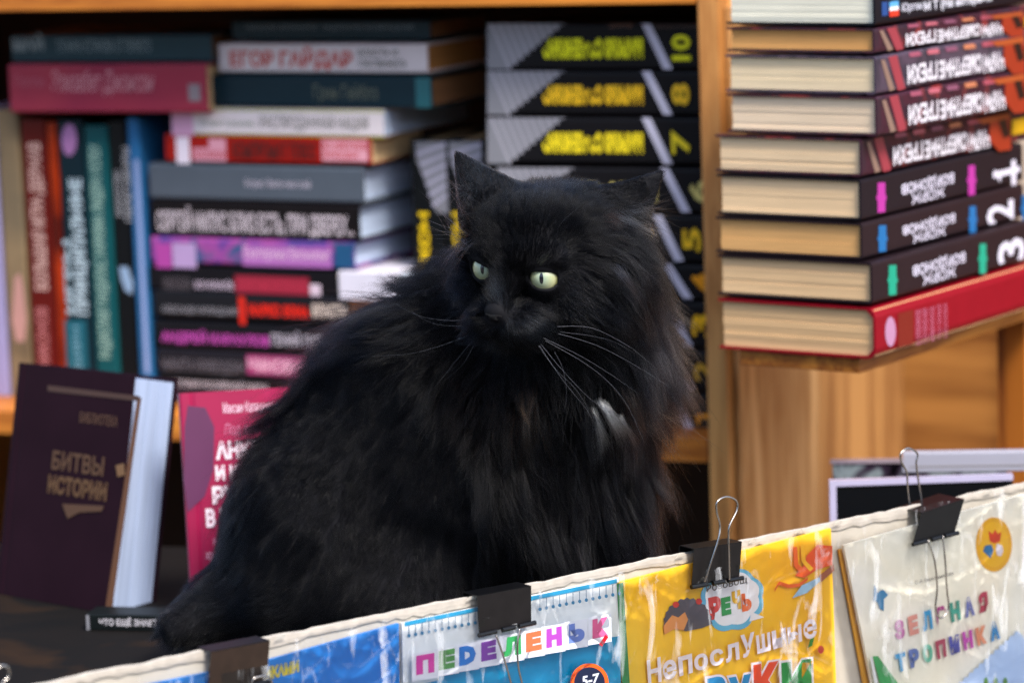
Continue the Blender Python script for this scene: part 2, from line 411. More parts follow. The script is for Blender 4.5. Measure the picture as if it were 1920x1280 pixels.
p.text('Евгений Гришковец', (376, 224, 478, 239), '8d9a8a', bold=0.0); p.text('РАСПРОДАННАЯ НАЦИЯ', (488, 218, 690, 246), '7e7f76', bold=0.0); p.build(e)
e, p = LB((311, 697, 256, 308, 690), C('a81e12'), CREAM, 'red paperback with white blocks on its spine above the grey book', hard=False, W=0.11)
p.rect((331, 257, 356, 307), 'e8dde8'); p.rect((362, 278, 424, 302), 'dba0b0'); p.text('НОН-ФИКШН', (364, 282, 422, 298), 'b0202a')
p.rect((392, 260, 424, 280), 'dba0b0'); p.text('КОМПРОМАТ ПЛЮС', (436, 266, 594, 298), '5c100c', bold=0.04); p.rect((604, 262, 690, 302), 'e3a8b4'); p.text('ВЛ. КРЮЧКОВ', (606, 266, 688, 281), 'c02a28'); p.text('ЛИЧНОЕ ДЕЛО', (606, 285, 672, 299), 'c02a28'); p.build(e)
e, p = LB((281, 682, 314, 382, 680), C('5c646e'), WHITE, 'thick plain grey book in the middle of the left pile')
p.text('Борис Вильчинский', (460, 336, 582, 355), 'b7b1bd', bold=0.01); p.build(e)
e, p = LB((284, 674, 384, 452, 670), C('181012'), WHITE, 'black book with tall white lettering under the grey book')
p.text('СЕРГЕЙ НИЛУС БЛИЗ ЕСТЬ, ПРИ ДВЕРЕХ...', (292, 390, 660, 444), 'd5c9cf', bold=0.02); p.build(e)
e, p = LB((285, 664, 454, 504, 655), mottled(['1f4d78', '6a4c98', 'a8559c', '2c5f88'], 30), WHITE, 'purple and blue patterned book under the black lettered one')
p.rect((292, 456, 322, 502), 'b04ba0'); p.rect((324, 456, 368, 502), 'b59bc4'); p.rect((656 - 28, 456, 662, 502), '1f5a82'); p.rect((455, 462, 622, 500), 'b070b4')
p.text('Екатерина Вильмонт', (458, 464, 620, 492), 'e0c2d6', bold=0.0); p.build(e)
e, p = LB((281, 633, 509, 552, 625), C('16131a'), PALE, 'thin black book with a crimson title box in the left pile', hard=False)
p.text('МИХАИЛ ЗЫГАРЬ', (306, 520, 358, 544), '70686e', bold=0.0); p.text('ВСЯ КРЕМЛЁВ', (366, 524, 438, 542), 'cbbccb', bold=0.02); p.rect((441, 518, 580, 551), '9c2440'); p.text('СЕКРЕТНЫЕ МАТЕРИАЛЫ', (446, 526, 574, 544), 'c23a55', bold=0.0); p.rect((582, 533, 602, 554), 'd9c6d3'); p.build(e)
# white book lying across, its pale spine towards the right
e, p = LB((636, 662, 508, 562, 650), C('dcd9e4'), WHITE, 'white book at the right end of the pile, just above the cat', hard=False, L=0.07, push=-0.004, W=0.10)
e, p = LB((290, 655, 556, 608, 640), C('1f2026'), CREAM, 'charcoal book with a bright red vertical bar on its spine')
p.text('АЛЕКСАНДР КУРЛЯНДСКИЙ', (304, 572, 444, 590), '9c9aa0', bold=0.01); p.rect((449, 556, 460, 608), 'd92c14'); p.text('НАРКО ЗОНА', (466, 571, 580, 594), 'e02a12', bold=0.06); p.text('ВЛАСТИ', (586, 570, 650, 595), 'd8c9bd', bold=0.05); p.build(e)
e, p = LB((292, 650, 611, 662, 560), C('17161c'), CREAM, 'black book with magenta author name in the left pile')
p.text('АНДРЕЙ КАРАУЛОВ', (302, 620, 504, 648), 'c355b2', bold=0.03); p.text('ГЕНИЙ ПУТИНА', (508, 622, 640, 650), 'b9b5c0', bold=0.03); p.build(e)
e, p = LB((296, 640, 664, 706, 540), C('24222a'), PALE, 'dark book with grey capitals and a pink title box low in the pile')
p.text('НИКИТА КРИВОШЕИН', (304, 674, 458, 698), '77747c', bold=0.0); p.rect((463, 668, 600, 704), 'a8487c'); p.text('ЧИНОВНИК', (466, 674, 596, 700), 'e0b8cc', bold=0.03); p.build(e)
e, p = LB((300, 650, 709, 735, 520), C('15151a'), PALE, 'black book with small white capitals just above the magenta book', hard=False)
p.text('ИСТОРИЯ РОССИЙСКОЙ СМУТЫ', (322, 713, 500, 728), 'c9c3cb', bold=0.02); p.build(e)
e, p = LB((296, 655, 737, 790, 520), C('3a2b34'), PALE, 'plain brown book at the bottom of the left pile behind the magenta book')

# --- two books lying on top of the standing row, far left
e, p = lying_book(shelf_hit(395, 150, 0.07), A_, D_, (22, 397, 64, 117, 390), 0.14, C('2c464e'), BROWN, 'grey green book lying uppermost in the far left corner', True, 'books lying on the standing row')
p.text('МАЙ', (24, 64, 82, 96), '7f8a8c', bold=0.04); p.text('ТАТЬЯНА УСТИНОВА ОТ ПЕРВОГО', (106, 74, 282, 98), '7c8c90', bold=0.01); p.build(e)
e, p = lying_book(shelf_hit(395, 150, 0.06), A_, D_, (18, 388, 119, 212, 380), 0.14, mottled(['8c2f4c', '9c3c50', 'b04a52'], 5, coat=0.2), CREAM, 'thick raspberry red book lying across the standing books', True, 'books lying on the standing row')
p.text('Элизабет Джонсон', (96, 132, 288, 180), 'c48d96', bold=0.0, shear=0.25); p.text('Поппи', (28, 142, 82, 164), 'a8586a', bold=0.0); p.rect((354, 158, 376, 190), '8d8288'); p.build(e)

# --- standing row at the left
GS = 'books standing in the left row'
zrow = SP.z + zb + 0.001
PS = shelf_hit(200, 450, 0.08)
def ST(box, cover, page, label, W=0.14, hard=True, grp=GS, p0=None):
    return standing_book(p0 or PS, A_, D_, box, W, cover, page, label, hard, grp, zrow)
e, p = ST((-44, 1, 205, 700), C('9a94b8'), WHITE, 'pale lavender book standing first in the row at the frame edge')
e, p = ST((4, 46, 206, 700), mottled(['6a5c4a', '8c7a60', '7b6e5a'], 8), CREAM, 'tan brown book with a pink figure near its foot')
p.poly([(28, 520), (38, 512), (44, 540), (50, 600), (46, 640), (30, 640), (22, 600)], 'b98f88'); p.build(e)
e, p = ST((50, 97, 224, 700), C('641810'), CREAM, 'dark red book with long white title standing in the row')
p.text('БОЛЬШАЯ ИГРА ДЕРЖАВ', (59, 268, 88, 544), 'c9a8a0', rot=90, bold=0.03); p.text('НИКОНОВ', (70, 576, 92, 690), 'c07f80', rot=90, bold=0.01); p.build(e)
e, p = ST((99, 116, 230, 700), mottled(['6e2210', 'a83c10', '5a1a10'], 9), CREAM, 'thin rust orange book beside the dark red one')
e, p = ST((118, 166, 226, 700), C('0f2b35'), PALE, 'dark teal book with a pink oval above its white title')
p.poly([(130 + 14 * math.cos(t) , 262 + 30 * math.sin(t)) for t in np.linspace(0, 2 * math.pi, 20)[:-1]], 'a778a8')
p.text('ПРИНЦИПАЛЬНЫЕ', (136, 335, 164, 590), 'b7c9d2', rot=90, bold=0.04); p.text('ИГРЫ', (122, 450, 136, 588), 'a9bcc6', rot=90, bold=0.04); p.rect((124, 600, 164, 690), '15606f'); p.text('БИРН', (138, 612, 152, 690), '7fa8b8', rot=90, bold=0.0); p.build(e)
e, p = ST((168, 212, 236, 700), C('12555a'), PALE, 'teal green book with pale vertical title')
p.text('РАДИСЛАВ ГАНДАПАС ХАРИЗМА ЛИДЕРА УСПЕХ', (177, 272, 202, 672), '9ab8ac', rot=90, bold=0.02); p.build(e)
e, p = ST((214, 246, 228, 700), C('0f1216'), PALE, 'narrow black book with two lines of white letters')
p.text('ПЕРЕГОВОРЫ', (232, 276, 246, 415), 'a3a3a8', rot=90, bold=0.02); p.text('ИСКУССТВО', (216, 320, 228, 405), 'a3a3a8', rot=90, bold=0.02); p.poly([(224, 500), (240, 500), (250, 530), (248, 552), (236, 545), (228, 525)], '8fa6c0'); p.build(e)
e, p = ST((248, 272, 222, 700), C('2f6b98'), WHITE, 'blue book with a pale edge standing beside the pile')
p.rect((262, 300, 271, 700), '8f9ec4'); p.build(e)
e, p = ST((273, 300, 224, 700), C('1a587e'), WHITE, 'deeper blue book standing half hidden behind the pile', p0=shelf_hit(290, 450, 0.12))

# --- two copies of the striped black series standing between the piles
PV = shelf_hit(840, 400, 0.09)
zv = zrow
for i, (x0, x1, s) in enumerate(((777, 838, 'first'), (840, 905, 'second'))):
    e, p = standing_book(PV, A_, D_, (x0, x1, 262, 800), 0.15, C('15181a'), CREAM, 'black volume with grey striped wedge standing %s, %s' % (s, 'against the left pile' if i == 0 else "behind the cat's ear"), True, 'standing black volumes', zv)
    base = x0 + 2
    p.poly([(x0 + 1, 266), (x1 - 3, 266), (x1 + 3, 400), (x0 + 42, 398), (x0 + 22, 345), (x0 + 4, 300)], '8c8c92')
    for k in range(6):
        y = 286 + k * 19
        p.poly([(x0 + 3 + k * 6, y), (x1 - 2 + k * 0.5, y - 20), (x1 - 2 + k * 0.5, y - 12), (x0 + 6 + k * 6, y + 8)], 'b3b0c0')
    p.text('ВОЙНИКСЫ', (x0 + 8, 398, x0 + 32, 640), 'f4cc14', rot=90, bold=0.05)
    p.build(e)

# --- tall pile of the black numbered series
vols = [(10, 912, 44, 131, 'fff010', 0), (8, 912, 133, 216, 'f8c428', 0), (7, 912, 220, 308, 'ecd82c', 0), (6, 930, 314, 398, 'cfc27a', 8), (5, 925, 402, 490, 'f8c428', 4),
        (4, 930, 494, 560, 'e8a018', 10), (3, 930, 564, 650, 'f0bc20', 10), (2, 930, 654, 731, 'c8a038', 12), (1, 930, 735, 816, 'e8a018', 14)]
PB = SP + D_ * 0.05
names = {10: 'uppermost', 8: 'second from top', 7: 'third from top', 6: "at the height of the cat's right ear", 5: "just under number six", 4: "half hidden by the cat's ruff", 3: "in the lower half of the pile", 2: "last but one", 1: 'lowest on the shelf'}
for num, xl, yt, yb, col, dx in vols:
    xr = 1313 + (yb - 40) * 0.038
    e, p = lying_book(PB, A_, D_, (xl, xr, yt, yb, 1200), 0.14, C('1b191c', 0.4), CREAM, 'black volume number %d with grey stripes, %s' % (num, names[num]), True, 'numbered black volumes in the tall pile')
    h = yb - yt; x = xl + 2
    y0 = yt + 1; y1 = yb - 1
    p.poly([(x, y0), (x + 142, y0), (x + 38, y1), (x, y1)], '8c8c92')
    for k in range(10):
        a = k * 15 + 4
        b0 = (x + a, y0); 
        # stripes lean like the diagonals of the wedge
        xe = x + a + h * 0.42; ye = y1
        lim = (142 - a) / (142 - 38) * h      # where the wedge ends
        t_ = lim / (h * (1 + 0.42 * h / (142 - 38))) if h else 1
        t_ = max(0.02, min(1, t_))
        p.poly([(x + a, y0), (x + a + 6, y0), (x + a + 6 + h * 0.42 * t_, y0 + h * t_), (x + a + h * 0.42 * t_, y0 + h * t_)][:4], 'aaa8b0')
    cx = x + 104 + dx
    ty0, ty1 = yt + h * 0.32, yt + h * 0.76
    p.text('МАРКИЗ СЭ-ЧЕНКИНЭ', (cx, ty0, cx + 188, ty1), col, rot=180, bold=0.07)
    sx = x + 290 + dx * 2
    p.poly([(sx, y0), (sx + 17, y0), (sx + 58, y1), (sx + 41, y1)], 'c8c6d6')
    nx = x + 346 + dx * 2 + (0 if num != 10 else 0)
    if num == 1:
        p.rect((nx, yt + h * .50, nx + 34, yt + h * .60), col); p.rect((nx + 1, yt + h * .50, nx + 7, yt + h * .72), col); p.build(e); continue
    p.text(str(num), (nx, yt + h * 0.28, nx + 34, yt + h * 0.78) if num != 10 else (nx, yt + h * 0.24, nx + 36, yt + h * 0.80), col, rot=90, bold=0.03)
    if num == 10:
        p.text('ДЕТЕКТИВ', (1144, 37 + 8, 1186, 45 + 8), '96705c', bold=0.0); p.text('СОБРАНИЕ СОЧИНЕНИЙ', (1226, 45, 1310, 53), '6d5348', bold=0.0)
    p.build(e)

# --- right pile, turned so that its corner points at us
TR_ = R(55); BR = Vector((math.cos(TR_), math.sin(TR_), 0)); YR = Vector((-math.sin(TR_), math.cos(TR_), 0))
C0 = at(1640, 400, 0.50)
GR = 'books lying in the right pile'
def RB(cx, yt, yb, xl, L, cover, page, label, hard=True, rspine=None):
    c_t = hit(cx, yt, C0, BR); c_b = hit(cx, yb, C0, BR); l = hit(xl, (yt + yb) / 2, C0, BR)
    o = Vector((c_b.x, c_b.y, c_b.z)); W = (Vector((l.x, l.y, 0)) - Vector((o.x, o.y, 0))).length
    M = frame(o, BR, YR, UP); BK[0] += 1
    e = empty('book', M, label, 'book', GR)
    book_geo(e, L, W, c_t.z - c_b.z - 0.0004, cover, page, hard, BK[0], rspine)
    return e, spine_print(M)
def yl(cy, cx, x, g): return cy + (x - cx) * g
e, p = RB(1641, -60, 49, 1361, 0.32, C('101420'), pages_mat('f4ead8'), 'dark navy book with tricolour mark on top of the right pile')
p.rect((1653, 4, 1664, 30), '20508c'); p.rect((1667, 3, 1684, 13), '5fa8d8'); p.rect((1667, 13, 1684, 20), 'e6e2e6'); p.rect((1667, 20, 1684, 31), 'd04028')
p.text('Юрген', (1690, 4, 1728, 24), 'c8c8d4', bold=0.02); p.text('М Т (На интервью', (1732, -6, 1860, 16), 'd6d6e0', bold=0.03); p.build(e)
ART = ['3c2c38', '5c2f40', '8c3a3c', 'b0502c']
def flame(e, p, cx, yt, yb, k, g, tip=0):
    h = yb - yt
    def q(x, f): return (x, yt + f * h + (x - cx) * g)
    p.poly([q(cx + 22, .06), q(cx + 38, .04), q(cx + 54, .95), q(cx + 40, .97)], '98404c')
    p.poly([q(cx + 8, .12), q(cx + 15, .12), q(cx + 34, .93), q(cx + 24, .95)], '8c7468')
    for j in range(5):
        x = cx + 60 + j * 34
        p.poly([q(x, .02), q(x + 20, .02), q(x + 24, .14), q(x + 2, .14)], ['a05a70', 'b86a78', '8a5870', 'c08060', 'a85868'][j])
    p.poly([q(cx + 205, .03), q(cx + 275, .02), q(cx + 278, .98), q(cx + 255, .97), q(cx + 236, .62), q(cx + 238, .2)], '98381e')
    p.poly([q(cx + 215, .05), q(cx + 275, .03), q(cx + 276, .16), q(cx + 224, .18)], 'a8582c')
    p.poly([q(cx + 254, .18), q(cx + 268, .16), q(cx + 276, .6), q(cx + 264, .66)], '1c1012')
    p.text('ЧАРЫ' , (cx + 199, yt + h * .3 - 199 * -g - 0, cx + 237, yt + h * .78 - 199 * -g), 'dcd8e0', rot=180, bold=0.04)
    p.text('СМЕРТНЫЕ', (cx + 116, yt + h * .32 + 155 * g, cx + 195, yt + h * .8 + 155 * g), 'dcd8e0', rot=180, bold=0.04)
    p.text('ГРЕХИ', (cx + 56, yt + h * .34 + 84 * g, cx + 112, yt + h * .82 + 84 * g), 'dcd8e0', rot=180, bold=0.04)
    p.rect((cx + 278, yt + h * .2 + 292 * g, cx + 310, yt + h * .6 + 292 * g), 'c09a18')
    p.build(e)
for i, (cx, yt, yb, xl, pg, g, lab) in enumerate((
        (1640, 53, 101, 1363, pages_mat('dcaa6e'), -0.115, 'flame patterned book with brownish pages, second in the right pile'),
        (1643, 106, 178, 1361, pages_mat('f0dab8'), -0.14, 'flame patterned book with the greyest spine in the right pile'),
        (1645, 181, 256, 1364, pages_mat('eed8bc'), -0.16, 'flame patterned book with a white signature sticking out of its pages'),
        (1616, 260, 332, 1342, pages_mat('ecd2ae'), -0.18, 'flame patterned book lowest of its kind, jutting out to the left'))):
    e, p = RB(cx, yt, yb, xl, 0.335, mottled(['2a222c', '4c2838', '342c38', '8a3a3c'] if i != 1 else ['4a4852', '5a4c5c', '3c3a46', '6a5a68'], 40), pg, lab, hard=True)
    flame(e, p, cx, yt, yb, i, g)
for i, (cx, yt, yb, xl, pg, bar, num, g) in enumerate((
        (1615, 336, 414, 1345, pages_mat('eccfa8'), 'b23c9c', '1', -0.19), (1617, 418, 487, 1343, pages_mat('e2b47a'), '1470a8', '2', -0.21), (1636, 492, 570, 1346, pages_mat('e6c69c'), '12a086', '3', -0.235))):
    e, p = RB(cx, yt, yb, xl, 0.32, C('2c2026' if i else '221c24', 0.45), pg, 'dark brown volume %s with %s bars and white lettering in the right pile' % (num, ('magenta', 'blue', 'green')[i]))
    h = yb - yt
    def bar_(x, w=14):
        yy = yt + (x - cx) * g
        p.poly([(x, yy + h * .16), (x + w, yy + h * .15), (x + w, yy + h * .42), (x + w + 3, yy + h * .52), (x + w, yy + h * .6), (x + w, yy + h * .86), (x, yy + h * .88), (x, yy + h * .6), (x - 3, yy + h * .52), (x, yy + h * .42)], bar)
    bar_(cx + 30); bar_(cx + 200, 12)
    tx = cx + 75; m_ = (tx + 50 - cx) * g
    p.text('БОРДОНОВ', (tx, yt + m_ + h * .24, tx + 98, yt + m_ + h * .54), 'd3cfdf', rot=180, bold=0.03)
    p.text('ЖОРЖ', (tx + 18, yt + m_ + h * .56, tx + 80, yt + m_ + h * .82), 'd3cfdf', rot=180, bold=0.02)
    nx = cx + 232 if i == 1 else cx + 246 - (12 if i == 2 else 0); m2 = (nx + 25 - cx) * g
    if i == 0: p.rect((nx, yt + m2 + h * .42, nx + 50, yt + m2 + h * .56), 'd9d6e4'); p.rect((nx + 34, yt + m2 + h * .20, nx + 42, yt + m2 + h * .80), 'd9d6e4'); p.poly([(nx, yt + m2 + h * .44), (nx + 16, yt + m2 + h * .5), (nx + 12, yt + m2 + h * .74)], 'd9d6e4')
    else: p.text(num, (nx, yt + m2 + h * .22, nx + 50, yt + m2 + h * .76), 'd9d6e4', rot=90, bold=0.02)
    if i == 1: bar_(cx + 298)
    p.build(e)
e, p = RB(1642, 577, 674, 1348, 0.33, C('8c0a24', 0.45, 0.05), pages_mat('e2c094'), 'thick red hardcover with rounded spine at the bottom of the right pile', rspine=0.009)
g = -0.26; yy = lambda x: 577 + (x - 1640) * g
p.poly([(1669 + 10 * math.cos(t), yy(1669) + 52 + 28 * math.sin(t)) for t in np.linspace(0, 2 * math.pi, 18)[:-1]], 'b58aa8')
p.poly([(1683, yy(1683) + 22), (1712, yy(1712) + 22), (1712, yy(1712) + 86), (1683, yy(1683) + 86)], '7c2418')
for k, (s, w) in enumerate((('В. ХЛЕБНИКОВ', 10), ('СОЧИНЕНИЯ', 9), ('ИЗБРАННОЕ', 9), ('ТОМ ПЕРВЫЙ', 8), ('МОСКВА', 6))):
    x = 1716 + k * 13; p.text(s, (x, yy(x) + 24, x + w, yy(x) + 88), 'c47a94', rot=90, bold=0.0)
p.build(e)
# board below the right pile
cb = hit(1608, 692, C0, BR); red_bottom = hit(1642, 674, C0, BR).z
M = frame(Vector((cb.x, cb.y, red_bottom - 0.0145)) + BR * 0.004, BR, YR, UP)
cs = empty('corner_shelf', M, 'jutting pine corner board that carries the right pile of books', 'shelf')
b = MB(); b.box((0, 0, 0), (0.40, 0.125, 0.014), wood_mat('c98a3c', '8f5520', 0)); b.build('shelf_board', cs, bevel=0.001)
b = MB(); b.box((0.37, 0.02, -1.04), (0.395, 0.05, -0.001), PINE_V2); b.build('support_post', cs)

# ------------------------------------------------------------------ counter the cat sits on
ZC = 0.79
b = MB(); b.box((-1.2, -0.03, -0.02), (1.4, 0.40, 0.0), mottled(['1a100c', '3a2214', '22140e', '5a3616'], 9, 0.5, coat=0.1))
FA = hit(395, 1219, Vector((0, 0, 0.90)), UP); FB = hit(1900, 912, Vector((0, 0, 0.90)), UP)
PF = (FB - FA).normalized(); PN = Vector((PF.y, -PF.x, 0))       # along the panel, and its outward normal (towards us)
top = MB()
P0 = Vector((FA.x, FA.y, ZC)); 
quad = [P0 - PF * 0.5 - PN * 0.012, P0 + PF * 1.4 - PN * 0.012, Vector((1.1, 0.95, ZC)), Vector((-1.1, 1.0, ZC))]
# behind the panel; back edge stays in front of the shelf
quad = [P0 - PF * 0.6 - PN * 0.014, P0 + PF * 1.0 - PN * 0.014, Vector((0.95, 0.62, ZC)), Vector((0.3, 0.62, ZC)), Vector((-0.95, 0.92, ZC))]
ct = empty('counter_table', Matrix.Translation(Vector((0, 0.3, 0))), 'dark brown counter top that the cat sits on', 'table')
off = Vector((0, 0.3, 0))
top.prism([q - off - Vector((0, 0, 0.02)) for q in quad], (0, 0, 0.02), mottled(['060404', '120c08', '0c0806', '30200f'], 9, 0.8, coat=0.0)); top.build('table_top', ct)
for x, y in ((-0.5, 0.35), (0.4, 0.25), (-0.6, 0.0), (0.6, 0.3)):
    lg = MB(); lg.box((x - 0.02, y - 0.02, 0), (x + 0.02, y + 0.02, ZC - 0.0205), PINE_V2); lg.build('leg', ct)

# upright purple hardcover, leaning back
def leaning(px, py, yaw, lean, L, W, T, cover, page, label, hard=True, side=1):
    """side=1: fore-edge to the right of the cover; the cover looks left"""
    w = Vector((-math.cos(yaw), math.sin(yaw), 0)); n0 = Vector((-math.sin(yaw), -math.cos(yaw), 0))
    U = UP * math.cos(lean) - n0 * math.sin(lean); n = n0 * math.cos(lean) + UP * math.sin(lean)
    o = hit(px, py, Vector((0, 0, ZC + 0.0005)), UP)            # bottom, fore-edge corner of the cover
    # local: x up along the book, y towards the fore-edge, z = outwards normal of the front cover
    yv = -w; org = o + w * W - n * T
    M = frame(org + U * L, -U, yv, n)
    e = empty('book', M, label, 'book')
    book_geo(e, L, W, T, cover, page, hard, 77)
    return e, Print(M, org + n * T, n)
e, p = leaning(207, 1150, R(40), R(12), 0.215, 0.155, 0.056, mat('26061a', 0.65, 0.3, 20, 0.05, 0.0, 0.12), pages_mat('aab8d2'), 'dark purple hardcover with gold frame leaning upright at the left')
G = '6b4424'
p.poly([(258, 745), (266, 745), (211, 1140), (198, 1140)], G); p.poly([(90, 722), (262, 742), (262, 752), (90, 733)], '4c2c1c')
p.text('БИБЛИОТЕКА', (150, 776, 222, 796), '5c3a20', bold=0.02); p.text('БИТВЫ', (98, 850, 196, 886), '5c3c1c', bold=0.03); p.text('ИСТОРИИ', (90, 896, 202, 932), '64441e', bold=0.05)
p.poly([(118, 944), (196, 948), (192, 958), (150, 960), (128, 972), (122, 956)], '5a3a1e'); p.poly([(218, 872), (234, 868), (236, 890), (222, 894)], '7a5a38'); p.build(e)
# magenta cover
e, p = leaning(635, 1152, R(-8), R(13), 0.205, 0.13, 0.02, mottled(['8c1f48', '9c2450', 'b03a70'], 6), PALE, 'magenta book with white title standing behind the cat')
p.poly([(352, 760), (385, 764), (402, 800), (400, 880), (384, 930), (352, 960), (345, 900), (346, 800)], '5e2450')
p.text('Максим Калашников', (418, 752, 520, 772), 'd9b8c8', bold=0.01); p.text('Под знаком', (420, 792, 512, 816), 'c07a98', bold=0.0, shear=0.3)
for s, r in (('АНКЕТА', (404, 824, 530, 858)), ('И КОДЕКС', (404, 868, 540, 902)), ('РУСА', (398, 908, 500, 942)), ('В БОЮ', (386, 950, 480, 986))): p.text(s, r, 'e0d0da', bold=0.05)
p.text('роман', (400, 1008, 430, 1020), 'd0a0b8', bold=0.0); p.text('хроника', (386, 1034, 430, 1050), 'd8b0c4', bold=0.0)
p.poly([(360, 1092), (398, 1086), (392, 1122), (356, 1130)], 'dba6cc'); p.build(e)
# small black book lying in front of them
PX = hit(165, 1180, Vector((0, 0, ZC + 0.0005)), UP)
aa = Vector((math.cos(R(12)), -math.sin(R(12)), 0)); dd = Vector((math.sin(R(12)), math.cos(R(12)), 0))
e, p = lying_book(PX, aa, dd, (162, 470, 1150, 1181, 166), 0.03, C('191f20'), WHITE, 'thin black book with white capitals lying beside the tail', hard=False, L=0.14)
p.rect((162, 1152, 168, 1180), '8a8a90'); p.text('ЧТО ЕЩЁ ЗНАЕТ ВРЕМЯ', (186, 1157, 345, 1175), 'c9c6cb', bold=0.03); p.build(e)

# ------------------------------------------------------------------ items standing at the right behind the panel
def slab(name, label, cat, px, Y, yaw, thick, m, parts=()):
    """upright rectangular folder: px = (x0, x1, ytop, ybottom)"""
    x0, x1, y0, y1 = px; a = Vector((math.cos(yaw), math.sin(yaw), 0)); n = Vector((math.sin(yaw), -math.cos(yaw), 0))
    p0 = at((x0 + x1) / 2, y0, Y); l = hit(x0, (y0 + y1) / 2, p0, n); r = hit(x1, (y0 + y1) / 2, p0, n)
    z1 = hit(x0, y0, p0, n).z; M = frame(Vector((l.x, l.y, ZC + 0.0005)), a, -n, UP)
    e = empty(name, M, label, cat); W = (Vector((r.x, r.y, 0)) - Vector((l.x, l.y, 0))).length; H = z1 - ZC
    b = MB(); b.box((0, 0, 0), (W, thick, H), m); b.build('board', e, bevel=0.0008)
    return e, M, W, H, Print(M, M.translation, n)
e, M, W, H, p = slab('display_folder', 'black folder with clear plastic rim standing behind the right magazines', 'folder', (1560, 1900, 906, 1000), 0.50, R(0), 0.006, mat('0a0e12', 0.25, 0.1, 30, 0, 0.4))
b = MB(); b.box((-0.002, -0.0015, 0), (0.004, 0.0075, H + 0.002), mat('b9b4cc', 0.2, 0.1, 30, 0, 0.5)); b.box((0.004, -0.0015, H - 0.003), (W, 0.0075, H + 0.002), mat('b9b4cc', 0.2, 0.1, 30, 0, 0.5)); b.build('plastic_rim', e)
e, M, W, H, p = slab('display_folder', 'folder with a black, white and green photograph standing at the back right', 'folder', (1562, 1888, 866, 1000), 0.60, R(-6), 0.004, mottled(['0c0a0e', '3c3040', '8a9498', '1a1216', '2c6a4c'], 30, 0.3, (1, 1, 0.7)))
b = MB(); b.box((-0.002, -0.0015, H - 0.002), (W, 0.006, H + 0.0015), mat('9c8f98', 0.2, 0.1, 30, 0, 0.5)); b.build('plastic_rim', e)
# white book laid on top of them
ps = at(1700, 888, 0.56); aw = Vector((math.cos(R(6)), -math.sin(R(6)), 0)); dw = Vector((math.sin(R(6)), math.cos(R(6)), 0))
e, p = lying_book(ps, aw, dw, (1693, 1960, 848, 886, 1720), 0.012, mat('a2a2ae', 0.5, 0.05, 20), pages_mat('cfc9bf'), 'white book lying across the folders at the right', hard=False)
p.rect((1705, 872, 1960, 874), '8f8a84'); p.build(e)

# ------------------------------------------------------------------ front panel with magazines
PANEL_P = Vector((FA.x, FA.y, 0.90))
PM = frame(PANEL_P, PF, -PN, UP); PMi = PM.inverted()
def ph(px, py, w=0.0):
    """photo pixel -> panel-local point at w metres in front of the panel face"""
    return PMi @ hit(px, py, PANEL_P + PN * w, PN)
pn = empty('cardboard_screen', PM, 'white cardboard panel along the front of the counter, its top edge torn', 'panel')
x0 = ph(-200, 1340).x; x1 = ph(2100, 880).x
CARD = mat('b9b3a8', 0.8, 0.15, 25, 0.3)
b = MB(); b.box((x0, 0.0, -0.89), (x1, 0.006, -0.002), CARD); b.build('cardboard_sheet', pn)
# torn, folded paper along the top
rdm = random.Random(3); N = 150; vv = []; ff = []
for i in range(N + 1):
    x = x0 + (x1 - x0) * i / N
    h = 0.0002 + 0.0012 * rdm.random() + 0.0004 * math.sin(i * 0.7)
    low = -0.004 - 0.003 * rdm.random() - 0.0015 * math.sin(i * 0.23)
    j = 0.0004 * rdm.random()
    vv += [(x, -0.0012 - j, low), (x, -0.0015 - j, low * 0.45), (x, -0.0012 - j, h), (x, 0.003, h + 0.0004), (x, 0.0072, h - 0.002)]
    if i:
        for k in range(4): ff.append(((i - 1) * 5 + k, i * 5 + k, i * 5 + k + 1, (i - 1) * 5 + k + 1))
b = MB(); b.add(vv, ff, mat('b5aea4', 0.8, 0.3, 90, 0.8)); b.build('torn_paper_edge', pn)
for i in range(9):   # peeling scraps
    x = x0 + (x1 - x0) * rdm.uniform(0.1, 0.95); w = rdm.uniform(0.004, 0.014)
    b = MB(); b.add([(x, -0.004, -0.001), (x + w, -0.0045, 0.0), (x + w * 0.8, -0.0055, 0.0028), (x + w * 0.2, -0.005, 0.0022)], [(0, 1, 2, 3)], mat('d8d3c8', 0.7, 0.1, 60)); b.build('paper_scrap', pn)

